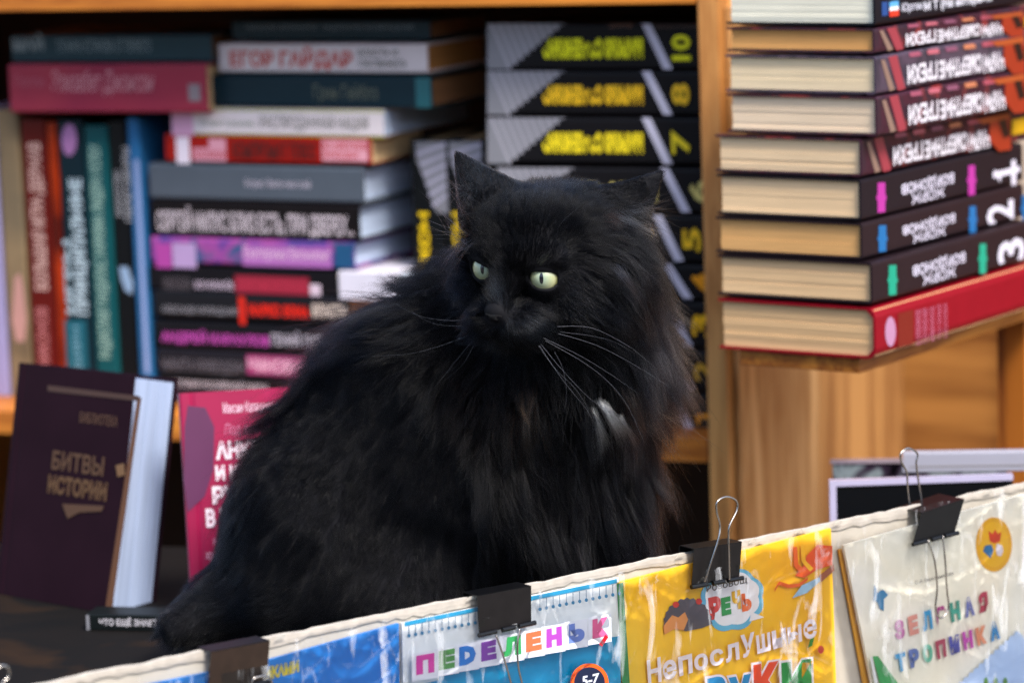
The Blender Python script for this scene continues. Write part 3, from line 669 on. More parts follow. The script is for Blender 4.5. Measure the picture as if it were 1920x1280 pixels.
GM = 'magazines clipped to the front panel'
def magazine(label, outline, cover, w=0.004, thick=0.003, sleeve=None, name='magazine'):
    P = [ph(*q, w=w) for q in outline]
    c = sum(P, Vector()) / len(P); M = PM @ Matrix.Translation(Vector((P[0].x, -w, P[0].z)))
    e = empty(name, M, label, 'magazine', GM); Mi = M.inverted()
    b = MB(); b.prism([Mi @ (PM @ q) for q in P], (0, thick, 0), cover); b.build('cover', e)
    pr = Print(M, PANEL_P + PN * w, PN)
    return e, pr, M
def sleeve(e, M, quad, w, seed, amp=0.0015, label=None):
    """clear film: quad = TL, TR, BR, BL pixels"""
    Mi = M.inverted(); q = [ph(*a, w=w) for a in quad]; n1, n2 = 150, 120; v = []; f = []
    rd = np.random.default_rng(seed)
    S_, T_ = np.meshgrid(np.linspace(0, 1, n1 + 1), np.linspace(0, 1, n2 + 1)); h = np.zeros_like(S_)
    for k in range(40):      # straight creases that run out from the corners and the clipped edge
        a = rd.uniform(-1.2, 1.2) + (math.pi / 2 if rd.random() < .75 else 0); cx, cy = rd.random(), rd.random() ** 1.6
        u = (S_ - cx) * math.cos(a) + (T_ - cy) * math.sin(a); w_ = -(S_ - cx) * math.sin(a) + (T_ - cy) * math.cos(a)
        ln = rd.uniform(.08, .35); th = rd.uniform(.003, .012)
        h += rd.uniform(.3, 1.0) * amp * .7 * np.exp(-(u / ln) ** 2) * np.clip(1 - np.abs(w_ + .03 * np.sin(u * 9 + k)) / th / 1.5, 0, 1)
    for k in range(5):
        a = rd.uniform(0, 6.28); h += amp * .35 * (1 + np.sin(S_ * 9 * math.cos(a) * (k + 1) + T_ * 9 * math.sin(a) * (k + 1) + a)) / (k + 1)
    edge = np.exp(-T_ * 14) + .6 * np.exp(-S_ * 22) + .6 * np.exp(-(1 - S_) * 22)
    h += edge * amp * np.abs(np.sin(S_ * 61 + T_ * 23 + seed) + .6 * np.sin(S_ * 113 - T_ * 51)) * .6
    h = np.minimum(h, .0034)
    for j in range(n2 + 1):
        t = j / n2
        for i in range(n1 + 1):
            s = i / n1; P = (q[0] * (1 - s) + q[1] * s) * (1 - t) + (q[3] * (1 - s) + q[2] * s) * t
            P = P + Vector((0, -h[j, i], amp * 0.6 * math.sin(s * 37 + seed) * math.exp(-t * 30)))
            v.append(Mi @ (PM @ P))
            if i and j: a = j * (n1 + 1) + i; f.append((a - 1, a, a - n1 - 1, a - n1 - 2))
    b = MB(); b.add(v, f, FILM); return b.build('plastic_sleeve', e, smooth=True)
def panel_text_letters(pr, letters, x0, x1, yA, yB, h, cols, bold=0.06, bottoms=None):
    n = len(letters); w = (x1 - x0) / n
    for i, ch in enumerate(letters):
        a = x0 + i * w; ya = yA + (yB - yA) * i / n; yb_ = yA + (yB - yA) * (i + 0.85) / n
        if ch == ' ': continue
        pr.qtext(ch, [(a + 2, ya), (a + w - 4, yb_), (a + w - 4 - 1, yb_ - h), (a + 1, ya - h)], cols[i % len(cols)], bold)

# 1 blue magazine
BLUE = mottled(['2c7cc4', '348ad0', '4298d8'], 3, 0.3, coat=0.4)
e, p, M = magazine('blue magazine with yellow letters, second clip from the left on it', [(270, 1284), (505, 1236), (748, 1168), (752, 1500), (262, 1600)], BLUE)
p.qtext('ИКАМИ', [(497, 1275), (560, 1258), (560, 1236), (497, 1250)], 'd8c83a', 0.05); p.build(e, 'cover_print')
sleeve(e, M, [(250, 1266), (752, 1155), (760, 1480), (250, 1580)], 0.0085, 5, 0.003)
# 2 white and cyan magazine
e, p, M = magazine('white and cyan magazine with coloured letter cards under a black clip', [(754, 1168), (1160, 1082), (1166, 1420), (760, 1520)], mat('e8ecf4', 0.3, 0.05, 20, 0, 0.2))
def ml(x, y): return y - (x - 754) * 0.2085     # line parallel to the top of magazine 2
p.poly([(754, 1292), (760, ml(760, 1290) ), (822, ml(822, 1288)), (822, ml(822, 1278)), (884, ml(884, 1278)), (884, ml(884, 1272)), (1000, ml(1000, 1272)), (1162, ml(1162, 1276)), (1166, 1420), (760, 1520)], '15a0cc')
p.poly([(758, ml(758, 1166)), (1156, ml(1156, 1168)), (1156, ml(1156, 1176)), (758, ml(758, 1174))], '2a98c0')
for k in range(33):
    x = 766 + k * 12.1
    if 890 < x < 1000: continue
    y = ml(x, 1180); p.poly([(x - 0.6, y - 6), (x + 0.6, y - 6), (x + 0.6, y + 12), (x - 0.6, y + 12)], '5a7c98')
    p.poly([(x + 3.2 * math.cos(t), y + 13 + 3.6 * math.sin(t)) for t in np.linspace(0, 2 * math.pi, 9)[:-1]], '3c88b0')
cards = [('П', 772, 808, 'cf4aa8'), ('Е', 814, 846, '5a9a58'), ('D', 852, 884, '2f80c8'), ('Е', 893, 922, '8c50b0'), ('Л', 934, 968, '3aa060'), ('Е', 976, 1006, 'e87850'), ('Н', 1014, 1044, 'b050b8'), ('Ь', 1056, 1086, '7890cc'), ('К', 1100, 1130, 'd870a0')]
for ch, a, c_, colr in cards:
    yb_ = ml(a, 1266); yt_ = yb_ - 36
    p.poly([(a - 8, yb_ + 12), (c_ + 6, yb_ + 5), (c_ + 5, yt_ - 11), (a - 8, yt_ - 4)], 'dfe2ea')
    p.qtext(ch, [(a, yb_), (c_, yb_ - 6), (c_ - 1, yt_ - 6), (a, yt_)], colr, 0.09)
p.poly([(1112, 1204), (1124, 1186), (1130, 1190), (1118, 1208)], 'c41030')
ring = lambda r0, cx=1094, cy=1276: [(cx + r0 * math.cos(t), cy + r0 * 1.02 * math.sin(t)) for t in np.linspace(0, 2 * math.pi, 40)[:-1]]
p.poly(ring(36), 'e86a20'); p.poly(ring(29), '1c2748')
p.qtext('5-7', [(1080, 1282), (1112, 1275), (1112, 1257), (1080, 1264)], 'd9dce6', 0.03)
p.build(e, 'cover_print')
sleeve(e, M, [(752, 1158), (1166, 1072), (1176, 1400), (752, 1500)], 0.0085, 9, 0.003)
# 3 yellow magazine with green spine
YEL = mottled(['f4b828', 'f8c234', 'f8cc50'], 3, 0.3, coat=0.4)
e, p, M = magazine('yellow magazine with green spine and a white speech cloud', [(1156, 1092), (1558, 990), (1572, 1400), (1182, 1480)], YEL)
p.poly([(1156, 1094), (1168, 1091), (1192, 1460), (1176, 1470)], '2f8f58')
cl = []
for t in np.linspace(0, 2 * math.pi, 60)[:-1]:
    r_ = 1 + 0.10 * abs(math.sin(t * 4)); cl.append((1372 + 56 * r_ * math.cos(t), 1124 + 54 * r_ * math.sin(t) - 6 * math.cos(t)))
p.poly(cl, '6cb8d8'); p.poly([((x - 1372) * 0.86 + 1372, (y - 1124) * 0.86 + 1122) for x, y in cl], 'e6e8f0')
p.poly([(1408, 1146), (1432, 1156), (1404, 1164)], 'e6e8f0')
p.qtext('Розовощ', [(1324, 1112), (1400, 1094), (1400, 1078), (1322, 1096)], '4c4440', 0.01)
for ch, q, colr in (('Р', [(1330, 1162), (1350, 1158), (1350, 1114), (1326, 1120)], 'd04848'), ('Е', [(1352, 1154), (1370, 1150), (1368, 1116), (1350, 1120)], '2f9a58'), ('Ч', [(1372, 1142), (1388, 1140), (1386, 1104), (1370, 1108)], 'dcb020'), ('Ь', [(1390, 1146), (1408, 1142), (1406, 1110), (1388, 1112)], 'e07030')):
    p.qtext(ch, q, colr, 0.09)
# hedgehog picture: dark back, peach face and paws, red apples
hd = []
for k, t in enumerate(np.linspace(math.pi * 0.93, 2 * math.pi, 26)): hd.append((1288 + 44 * math.cos(t) * (1 + 0.05 * (k % 2)), 1168 + 46 * math.sin(t) * (1 + 0.07 * (k % 2))))
p.poly(hd + [(1314, 1176), (1284, 1182), (1246, 1168)], '5a5864')
p.poly([(1242, 1172), (1258, 1152), (1270, 1156), (1282, 1146), (1288, 1160), (1280, 1180), (1262, 1178), (1244, 1188)], 'd99a60')
for x, y in ((1265, 1132), (1308, 1126)): p.poly([(x + 6 * math.cos(t), y + 6 * math.sin(t)) for t in np.linspace(0, 6.2, 10)], 'c84038')
# peel curls and a knife
p.poly([(1558, 1022), (1530, 1020), (1510, 1040), (1502, 1062), (1488, 1078), (1506, 1082), (1530, 1066), (1558, 1058)], 'e0642c')
p.poly([(1484, 1024), (1492, 1024), (1494, 1056), (1510, 1070), (1500, 1076), (1486, 1060)], 'e87430')
p.poly([(1498, 1020), (1504, 1022), (1508, 1050), (1522, 1064), (1516, 1070), (1500, 1052)], 'f0c030')
pts = [(1450, 1102), (1458, 1088), (1476, 1094), (1496, 1092), (1512, 1080)]
p.poly(pts + [(x - 1, y + 7) for x, y in pts[::-1]], 'dc6c28')
p.poly([(1482, 1120), (1500, 1096), (1534, 1080), (1534, 1088), (1510, 1110)], '9cc4e0'); p.poly([(1532, 1078), (1560, 1056), (1561, 1068), (1536, 1090)], '9c6048')
W1 = 'Непослушные'; xs = np.linspace(1212, 1532, 12)
hs = [52, 40, 40, 34, 34, 36, 48, 38, 38, 36, 40]
for i, ch in enumerate(W1):
    a = xs[i]; b_ = xs[i + 1] - 4; ya = 1283 - (a - 1212) * 0.29; yb_ = ya - (b_ - a) * 0.29; hh = hs[i]
    p.qtext(ch, [(a, ya), (b_, yb_), (b_ - 2, yb_ - hh * 0.9), (a - 3, ya - hh * 0.9)], 'e6e2f0', 0.03)
W2 = 'ЗВУКИ'; c2 = ['2f9a58', '1f98cc', '1f98cc', 'e05830', '2f9a50']; xs = [1284, 1322, 1362, 1408, 1460, 1520]; tops = [1282, 1264, 1262, 1238, 1234]
for i, ch in enumerate(W2):
    a = xs[i]; b_ = xs[i + 1] - 4; hh = 66; ya = tops[i] + hh + 6
    yb_ = ya - 8
    for colr, gz, gr in (('e9e4ec', 4, 0.10), (c2[i], 0, 0.07)):
        p.qtext(ch, [(a - gz, ya + gz), (b_ + gz, yb_ + gz), (b_ + gz - 2, yb_ - hh - gz), (a - 2 - gz, ya - hh - gz)], colr, gr)
p.poly([(1512, 1196), (1520, 1192), (1516, 1208), (1508, 1212)], '2f8f40'); p.poly([(1532 + 6 * math.cos(t), 1215 + 8 * math.sin(t)) for t in np.linspace(0, 6.2, 10)], 'c85048')
p.build(e, 'cover_print')
sleeve(e, M, [(1160, 1078), (1560, 984), (1572, 1380), (1180, 1460)], 0.0085, 14, 0.003)
# 4 thin yellow booklet peeking out behind the cream one
e, p, M = magazine('thin ochre booklet peeking out behind the cream magazine', [(1572, 1030), (1700, 1006), (1760, 1400), (1648, 1440)], mat('d09a30', 0.4, 0.1, 20), w=0.003, thick=0.0015, name='booklet')
# 5 cream magazine, hanging askew
e, p, M = magazine('cream magazine with pastel letters and a round yellow badge, hanging askew', [(1582, 1022), (1925, 925), (1990, 915), (2080, 1330), (1668, 1440)], mottled(['fff2e4', 'fce9da', 'fff4ea'], 5, 0.4, coat=0.25), w=0.008, thick=0.003)
ell = lambda cx, cy, rx, ry, n=30: [(cx + rx * math.cos(t), cy + ry * math.sin(t)) for t in np.linspace(0, 2 * math.pi, n)[:-1]]
p.poly(ell(1863, 1020, 34, 51), 'e0ac10'); p.poly(ell(1863, 1020, 27, 43), 'e6b81c')
p.poly([(1852, 994), (1860, 1000), (1865, 992), (1870, 1000), (1877, 996), (1874, 1014), (1864, 1018), (1855, 1014)], 'cc4424')
p.poly([(1846, 1022), (1858, 1020), (1862, 1032), (1856, 1046), (1850, 1040), (1842, 1032)], '2078b0'); p.poly([(1868, 1018), (1878, 1022), (1880, 1032), (1876, 1042), (1868, 1040), (1866, 1028)], 'dcd8e4')
p.poly([(1638, 1094), (1644, 1110), (1654, 1104), (1664, 1114), (1656, 1122), (1656, 1144), (1648, 1140), (1644, 1128), (1636, 1124)], '3f88b4')
p.qtext('С. А. Веретенникова', [(1714, 1096), (1786, 1078), (1786, 1070), (1714, 1088)], '5c5860', 0.0)
cz = ['c47ab0', 'dc9c90', '3fa4d4', 'b04090', '4aa090', '8088c0', 'b83c5c']
for i, ch in enumerate('ЗЕЛЁНАЯ'):
    a = 1674 + i * 26; yy_ = 1200 - i * 8.6; p.qtext(ch, [(a + 4, yy_), (a + 22, yy_ - 6), (a + 18, yy_ - 42), (a, yy_ - 36)], cz[i], 0.07)
ct_ = ['4aa8d8', '6c80b8', '70bca4', 'b05068', '5c60b0', 'c050b0', 'e09878', '1e90cc']
for i, ch in enumerate('ТРОПИНКА'):
    a = 1675 + i * 25; yy_ = 1260 - i * 8.4; p.qtext(ch, [(a + 5, yy_), (a + 22, yy_ - 6), (a + 19, yy_ - 40), (a, yy_ - 34)], ct_[i], 0.07)
jag = []
for k in range(12): jag += [(1795 + k * 9.5, 1276 - k * 8.6), (1801 + k * 9.5, 1276 - k * 8.6)]
p.poly(jag + [(1912, 1188), (1980, 1330), (1760, 1360), (1790, 1290)], 'b8cce8')
p.poly([(1632, 1228), (1642, 1228), (1688, 1290), (1700, 1330), (1662, 1340)], '4aa868'); p.poly([(1627, 1230), (1631, 1229), (1656, 1340), (1646, 1342)], 'e4e4e8')
for x in (1844, 1862, 1880): p.poly(ell(x, 1276, 4, 8, 12), '6a9a48')
p.build(e, 'cover_print')
sleeve(e, M, [(1560, 985), (1990, 890), (2080, 1300), (1640, 1420)], 0.013, 23, 0.002)

# ------------------------------------------------------------------ binder clips
BLK = mat('0c0c0f', 0.3, 0.15, 30, 0.05, 0.0, 0.4); BRNZ = mat('33241a', 0.4, 0.5, 90, 0.1, 0.0, 0.4); STEEL = mat('b9b3ad', 0.22, 0.1, 50, 0, 0, 0.5, 1.0)
def smooth_path(P, n=10):
    P = [Vector(p) for p in P]; out = []
    for i in range(len(P) - 1):
        p0, p1, p2, p3 = P[max(i - 1, 0)], P[i], P[i + 1], P[min(i + 2, len(P) - 1)]
        for k in range(n):
            t = k / n; out.append(0.5 * ((2 * p1) + (p2 - p0) * t + (2 * p0 - 5 * p1 + 4 * p2 - p3) * t * t + (3 * p1 - p0 - 3 * p2 + p3) * t ** 3))
    return out + [P[-1]]
def binder_clip(label, tl, tr, br, bl, plate, wires, wt=0.0125, wb=0.0125, deep=0.0135):
    """front plate corners in pixels; wires: list of pixel paths with their distance from the panel"""
    A, B_, C_, D2 = ph(*tl, w=wt), ph(*tr, w=wt), ph(*br, w=wb - 0.001), ph(*bl, w=wb - 0.001)
    M = PM @ Matrix.Translation(A); e = empty('binder_clip', M, label, 'clip', 'binder clips on the front panel'); Mi = M.inverted()
    L = lambda P: Mi @ (PM @ P)
    b = MB(); t = Vector((0, 0.0007, 0))
    b.prism([L(A), L(B_), L(C_), L(D2)], (0, 0.0007, 0), plate)
    # spine of the clip and its rear plate
    dep = Vector((0, deep + .005, 0)); r1 = Vector((0, 0, 0.0006))
    b.prism([L(A), L(B_), L(B_ + dep), L(A + dep)], (0, 0, 0.0007), BLK)
    Db, Cb = D2 + Vector((0, deep + .006, 0)), C_ + Vector((0, deep + .006, 0))
    b.prism([L(A + dep), L(B_ + dep), L(Cb), L(Db)], (0, 0.0007, 0), BLK)
    b.build('clip_body', e)
    # rolled lips with gaps for the handles
    ax = (C_ - D2); q = lambda s: D2 + ax * s + Vector((0, -0.0012, -0.0005))
    b = MB(); rr = 0.0019
    for s0, s1 in ((-0.03, 0.30), (0.42, 0.66), (0.74, 1.06)):
        b.tube([L(q(s0)), L(q(s1))], rr, BLK, 12)
    b.build('rolled_lip', e, smooth=False)
    for pth in wires:
        P = [L(ph(x, y, w=w)) for x, y, w in pth]
        b = MB(); b.tube(smooth_path(P, 8), 0.00085, STEEL, 10); b.build('wire_handle', e, smooth=True)
binder_clip('binder clip with brownish worn face near the lower left corner', (396, 1222), (506, 1201), (500, 1276), (390, 1296), BRNZ, [[(470, 1282, .017), (478, 1270, .018), (503, 1268, .018), (512, 1290, .016), (505, 1330, .016)]])
binder_clip('binder clip in the middle with its handle hanging down in front of the letter cards', (895, 1118), (996, 1099), (996, 1166), (899, 1188), mat('150f11', 0.42, 0.5, 90, 0.08, 0.0, 0.35),
            [[(930, 1190, .0155), (938, 1212, .017), (950, 1250, .018), (962, 1292, .018), (976, 1320, .018), (980, 1290, .018), (972, 1250, .018), (970, 1210, .017), (974, 1178, .0155)]])
binder_clip('binder clip on the yellow magazine with its wire handle standing up', (1302, 1030), (1391, 1016), (1386, 1082), (1297, 1098), mat('140e0e', 0.4, 0.5, 90, 0.05, 0.0, 0.35),
            [[(1321, 1090, .0155), (1334, 1050, .018), (1347, 1010, .019), (1350, 985, .018), (1344, 960, .017), (1345, 940, .017), (1362, 931, .017), (1380, 938, .017), (1382, 955, .017), (1368, 985, .018), (1366, 1010, .018), (1367, 1050, .018), (1368, 1086, .0155)]])
binder_clip('tilted binder clip at the upper right of the cream magazine', (1728, 962), (1808, 936), (1790, 998), (1712, 1018), mat('131316', 0.45, 0.3, 60, 0.05, 0.0, 0.35),
            [[(1706, 950, -.012), (1702, 915, -.012), (1700, 885, -.012), (1690, 865, -.012), (1689, 850, -.012), (1703, 840, -.012), (1720, 850, -.012), (1718, 868, -.012), (1722, 900, -.012), (1728, 940, -.012)],
             [(1740, 1012, .019), (1752, 1050, .0225), (1757, 1100, .0225), (1754, 1140, .0225), (1764, 1158, .0225), (1778, 1140, .0225), (1775, 1100, .0225), (1772, 1050, .0225), (1768, 1004, .019)]], wt=0.019, wb=0.018, deep=0.026)
binder_clip('binder clip at the lower left corner showing only its wire loop', (-110, 1330), (-8, 1308), (-14, 1384), (-116, 1402), BLK, [[(-60, 1380, .018), (-30, 1300, .018), (-4, 1252, .018), (14, 1250, .018), (16, 1268, .018), (0, 1290, .018), (-20, 1380, .018)]])
#CAT_BEGIN
# ------------------------------------------------------------------ the cat: one continuous body grown from a distance field
CY = 0.33                                              # depth of the middle of the body
SC = 0.000443                                          # metres per photo pixel at the cat
def cp(px, py, d=0.0): return np.array(at(px, py, CY + d * SC), dtype=np.float64)
RVn, UVn, FVn = (np.array(v) for v in (RV, UV, FV))
HY, HP, HR = R(30), R(8), R(-3)                        # head: turned to the left of the photo, a little down, slight roll
Fh = np.array([-math.sin(HY) * math.cos(HP), -math.cos(HY) * math.cos(HP), -math.sin(HP)])
Rh = np.array([math.cos(HY), -math.sin(HY), 0.0]); Uh = np.cross(Rh, Fh) * 1.0
Uh = Uh if Uh[2] > 0 else -Uh
_c, _s = math.cos(HR), math.sin(HR); Rh, Uh = Rh * _c + Uh * _s, Uh * _c - Rh * _s
HC = cp(1013, 480, -215)                               # middle of the skull at eye height
def hl(r, f, u): return HC + (Rh * r + Fh * f + Uh * u) * 0.001
I3 = np.eye(3)
HB = np.stack([Rh, Fh, Uh])                            # rows: head axes
def ell(c, r, k, B=I3): return ('e', np.array(c), np.array(r, float), k, B)
def cap(a, b, ra, rb, k): return ('c', np.array(a), np.array(b), ra, rb, k)
s_ = SC
CB = np.stack([RVn, FVn, UVn])
body = [
    ell(cp(635, 985, 60), np.array([215, 205, 215]) * s_, .02, CB),
    ell(cp(575, 1120, 20), np.array([175, 150, 110]) * s_, .04, CB),
    ell(cp(760, 810, 60), np.array([195, 170, 200]) * s_, .04, CB),
    ell(cp(850, 690, 20), np.array([170, 150, 150]) * s_, .05, CB),
    ell(cp(900, 850, 0), np.array([190, 170, 250]) * s_, .05, CB),
    ell(cp(1075, 700, -40), np.array([150, 150, 150]) * s_, .04, CB),
    ell(cp(1090, 860, -20), np.array([108, 125, 220]) * s_, .04, CB),
    cap(cp(1010, 900, -40), cp(990, 1230, -60), 62 * s_, 50 * s_, .03),
    cap(cp(1140, 900, -20), cp(1150, 1210, -30), 60 * s_, 48 * s_, .03),
    ell(cp(985, 1215, -85), np.array([48, 70, 30]) * s_, .02, CB), ell(cp(1150, 1190, -60), np.array([48, 70, 30]) * s_, .02, CB),
    ell(cp(760, 1130, -70), np.array([140, 110, 110]) * s_, .04, CB),
    ell(cp(800, 1215, -120), np.array([90, 60, 34]) * s_, .02, CB),
    cap(cp(530, 1120, 60), cp(415, 1145, 10), 70 * s_, 54 * s_, .03), cap(cp(415, 1145, 10), cp(335, 1178, -50), 54 * s_, 36 * s_, .02),
    ell(cp(900, 590, 10), np.array([85, 90, 120]) * s_, .04, CB),
    cap(hl(10, -35, -20), cp(1060, 660, 0), 62 * .001, .070, .04),
]
head = [
    ell(hl(-2, -12, 4), np.array([54, 56, 44]) * .001, .01, HB),            # skull
    ell(hl(0, 13, 0), np.array([45, 38, 36]) * .001, .02, HB),              # face
    ell(hl(0, 10, 22), np.array([42, 38, 30]) * .001, .02, HB),             # forehead
    ell(hl(-37, 2, -20), np.array([24, 32, 26]) * .001, .02, HB), ell(hl(38, 0, -20), np.array([28, 34, 28]) * .001, .02, HB),   # cheeks
    cap(hl(0, 44, 12), hl(0, 72, -22), .0125, .0095, .012),                 # bridge of the nose
    ell(hl(0, 75, -25), np.array([10, 8, 7]) * .001, .005, HB),             # nose
    ell(hl(-13.5, 59, -37), np.array([18, 20, 14.5]) * .001, .004, HB), ell(hl(13.5, 59, -37), np.array([18, 20, 14.5]) * .001, .008, HB),  # whisker pads
    ell(hl(0, 50, -50), np.array([15, 17, 10]) * .001, .008, HB),           # chin
    ell(hl(0, 30, -42), np.array([30, 30, 18]) * .001, .015, HB),
    cap(hl(-38, 40, 13), hl(-12, 50, 14), .008, .008, .010), cap(hl(38, 40, 13), hl(12, 50, 14), .008, .008, .010),   # brows
]
EYE_C = [hl(-25.5, 39, -.5), hl(25.5, 38, -4)]; EYE_R = 0.0135
eye_dir = [None, None]
for i, sgn in enumerate((-1, 1)):
    d = Fh * 0.93 + Rh * (-.10, .30)[i] + Uh * 0.02; eye_dir[i] = d / np.linalg.norm(d)
def dist_prim(P, q):
    if q[0] == 'e':
        _, c, r, k, B = q; L = (P - c) @ B.T
        k0 = np.sqrt(((L / r) ** 2).sum(1)); k1 = np.sqrt(((L / (r * r)) ** 2).sum(1)) + 1e-9
        return k0 * (k0 - 1.0) / k1
    _, a, b, ra, rb, k = q; ab = b - a; t = np.clip(((P - a) @ ab) / (ab @ ab), 0, 1)
    return np.linalg.norm(P - a - t[:, None] * ab, axis=1) - (ra + (rb - ra) * t)
def smin(a, b, k):
    h = np.clip(0.5 + 0.5 * (b - a) / k, 0, 1); return b + (a - b) * h - k * h * (1 - h)
def tri_plate(P, A, B, C_, th, curve=0.0):
    """rounded triangular plate (an ear)"""
    n = np.cross(B - A, C_ - A); n /= np.linalg.norm(n)
    h = (P - A) @ n
    Q = P - h[:, None] * n
    d = np.full(len(P), -1e9)
    ce = (A + B + C_) / 3
    for a, b in ((A, B), (B, C_), (C_, A)):
        e = np.cross(b - a, n); e /= np.linalg.norm(e)
        if (ce - a) @ e > 0: e = -e
        d = np.maximum(d, (Q - a) @ e)
    if curve: h = h + curve * (np.clip(-d, 0, .02) / .02) ** 1.0
    d2 = np.stack([np.maximum(d, 0), np.maximum(np.abs(h) - th * .3, 0)], 1)
    return np.linalg.norm(d2, axis=1) + np.minimum(np.maximum(d, np.abs(h) - th * .3), 0) - th * .7
EARL = (cp(857, 290, -200), cp(868, 428, -228), cp(980, 352, -200))
EARR = (cp(1240, 323, -130), cp(1085, 372, -175), cp(1205, 432, -140))
def ear_pts(T, sh):   # pull the outline in for the plate's rounding
    c = sum(T) / 3; return [p + (c - p) * sh for p in T]
EARL_ = ear_pts(EARL, .10); EARR_ = ear_pts(EARR, .06)
def sdf(P):
    d = None
    for q in body:
        e = dist_prim(P, q); d = e if d is None else smin(d, e, q[3] if q[0] == 'e' else q[5])
    dh = None
    for q in head:
        e = dist_prim(P, q); dh = e if dh is None else smin(dh, e, q[3] if q[0] == 'e' else q[5])
    dh = smin(dh, tri_plate(P, *EARL_, .0050, -.006), .010)
    dh = smin(dh, tri_plate(P, *EARR_, .0042, -.005), .010)
    for i in range(2): dh = smin(dh, np.linalg.norm(P - EYE_C[i], axis=1) - (EYE_R + .0020), .004)      # lids
    # eye openings: almond hollows along the direction of gaze
    for i, sgn in enumerate((-1, 1)):
        g_ = eye_dir[i]; side = np.cross(g_, Uh); side /= np.linalg.norm(side); up = np.cross(side, g_)
        if up @ Uh < 0: up = -up
        o = EYE_C[i] + g_ * .0105
        B = np.stack([side * math.cos(.15 * sgn) + up * math.sin(.15 * sgn) * (1 if side @ Rh > 0 else -1), g_, up])
        e = dist_prim(P, ('e', o + up * .0012, np.array([.0108 if i == 0 else .0114, .0135, .0080]), 0, B))
        tl = (-.50, -.12)[i]; pn_ = UVn * math.cos(tl) + RVn * -math.sin(tl) + g_ * .25; pn_ /= np.linalg.norm(pn_)
        e = -smin(-e, -((P - (o + pn_ * (.0042, .0062)[i])) @ pn_), .0015)
        dh = -smin(-dh, e, .0012)
    # mouth line
    d = smin(d, dh, .022)
    floor_ = (ZC + .001) - P[:, 2]
    return -smin(-d, -floor_, .004)
def sdf_big(P, chunk=400000):
    return np.concatenate([sdf(P[i:i + chunk]) for i in range(0, len(P), chunk)])
def grad(P, e=.0015):
    G = np.stack([sdf(P + np.eye(3)[k] * e) - sdf(P - np.eye(3)[k] * e) for k in range(3)], 1)
    return G / (np.linalg.norm(G, axis=1, keepdims=True) + 1e-9)
def surface_nets(lo, hi, h):
    """coarse pass finds the cells near the surface, the fine pass evaluates only those"""
    n = np.ceil((hi - lo) / h).astype(int); n = (n // 8 + 1) * 8; blk = 8
    nb = n // blk
    ix = np.stack(np.meshgrid(*[np.arange(k) for k in nb], indexing='ij'), -1).reshape(-1, 3)
    cen = lo + (ix + .5) * blk * h
    near = np.abs(sdf_big(cen)) < blk * h * 1.3
    F = np.full(n + 1, 1.0, dtype=np.float32)
    sd = sdf_big(cen); 
    for b_, s0 in zip(ix[~near], sd[~near]):
        a = b_ * blk; F[a[0]:a[0] + blk + 1, a[1]:a[1] + blk + 1, a[2]:a[2] + blk + 1] = s0
    g9 = np.stack(np.meshgrid(*[np.arange(blk + 1)] * 3, indexing='ij'), -1).reshape(-1, 3)
    nbk = ix[near]
    for i in range(0, len(nbk), 400):
        bb = nbk[i:i + 400]; idx = (bb[:, None, :] * blk + g9[None]).reshape(-1, 3)
        F[idx[:, 0], idx[:, 1], idx[:, 2]] = sdf(lo + idx * h)
    S = F < 0
    corners = [(i, j, k) for i in (0, 1) for j in (0, 1) for k in (0, 1)]
    cnt = sum(S[i:n[0] + i, j:n[1] + j, k:n[2] + k].astype(np.int8) for i, j, k in corners)
    act = np.argwhere((cnt > 0) & (cnt < 8))
    vid = np.full(n, -1, dtype=np.int64); vid[act[:, 0], act[:, 1], act[:, 2]] = np.arange(len(act))
    acc = np.zeros((len(act), 3)); num = np.zeros(len(act))
    for c in corners:
        for ax in range(3):
            if c[ax]: continue
            c2 = list(c); c2[ax] = 1
            a = act + c; b_ = act + c2
            fa = F[a[:, 0], a[:, 1], a[:, 2]].astype(float); fb = F[b_[:, 0], b_[:, 1], b_[:, 2]].astype(float)
            m = (fa < 0) != (fb < 0); t = np.where(m, fa / np.where(m, fa - fb, 1), 0)
            pt = np.array(c, float)[None].repeat(len(act), 0); pt[:, ax] += t
            acc[m] += pt[m]; num[m] += 1
    V = lo + (act + acc / num[:, None]) * h
    faces = []
    for ax in range(3):
        a1, a2 = [(1, 2), (2, 0), (0, 1)][ax]
        sl0 = [slice(1, None)] * 3; sl1 = [slice(1, None)] * 3
        sl0[ax] = slice(0, -1); sl1[ax] = slice(1, None)
        A = S[tuple(sl0)]; B = S[tuple(sl1)]
        e = np.argwhere(A != B)
        off = np.ones(3, int); off[ax] = 0; e = e + off
        ok = np.all((e < n) , 1); e = e[ok]
        s0 = S[e[:, 0], e[:, 1], e[:, 2]]
        d1 = np.zeros(3, int); d1[a1] = 1; d2 = np.zeros(3, int); d2[a2] = 1
        q = [e, e - d1, e - d1 - d2, e - d2]
        ids = np.stack([vid[x[:, 0], x[:, 1], x[:, 2]] for x in q], 1)
        ids[~s0] = ids[~s0][:, ::-1]
        faces.append(ids[np.all(ids >= 0, 1)])
    return V, np.concatenate(faces)
allp = np.array([cp(250, 1260, -100), cp(1330, 230, 300)])
lo = np.array([cp(250, 900, 0)[0], CY - 0.24, ZC - .006]); hi = np.array([cp(1330, 900, 0)[0], CY + .16, cp(900, 215, -200)[2]])
V, Fc = surface_nets(lo, hi, 0.0025)
me = bpy.data.meshes.new('body'); me.from_pydata(V.tolist(), [], Fc.tolist()); me.validate(); me.update()
me.polygons.foreach_set('use_smooth', [True] * len(me.polygons))
catM = Matrix.Translation(Vector(cp(850, 1200, 0)) * Vector((1, 1, 0)) if False else Vector((cp(850, 1200, 0)[0], CY, ZC)))
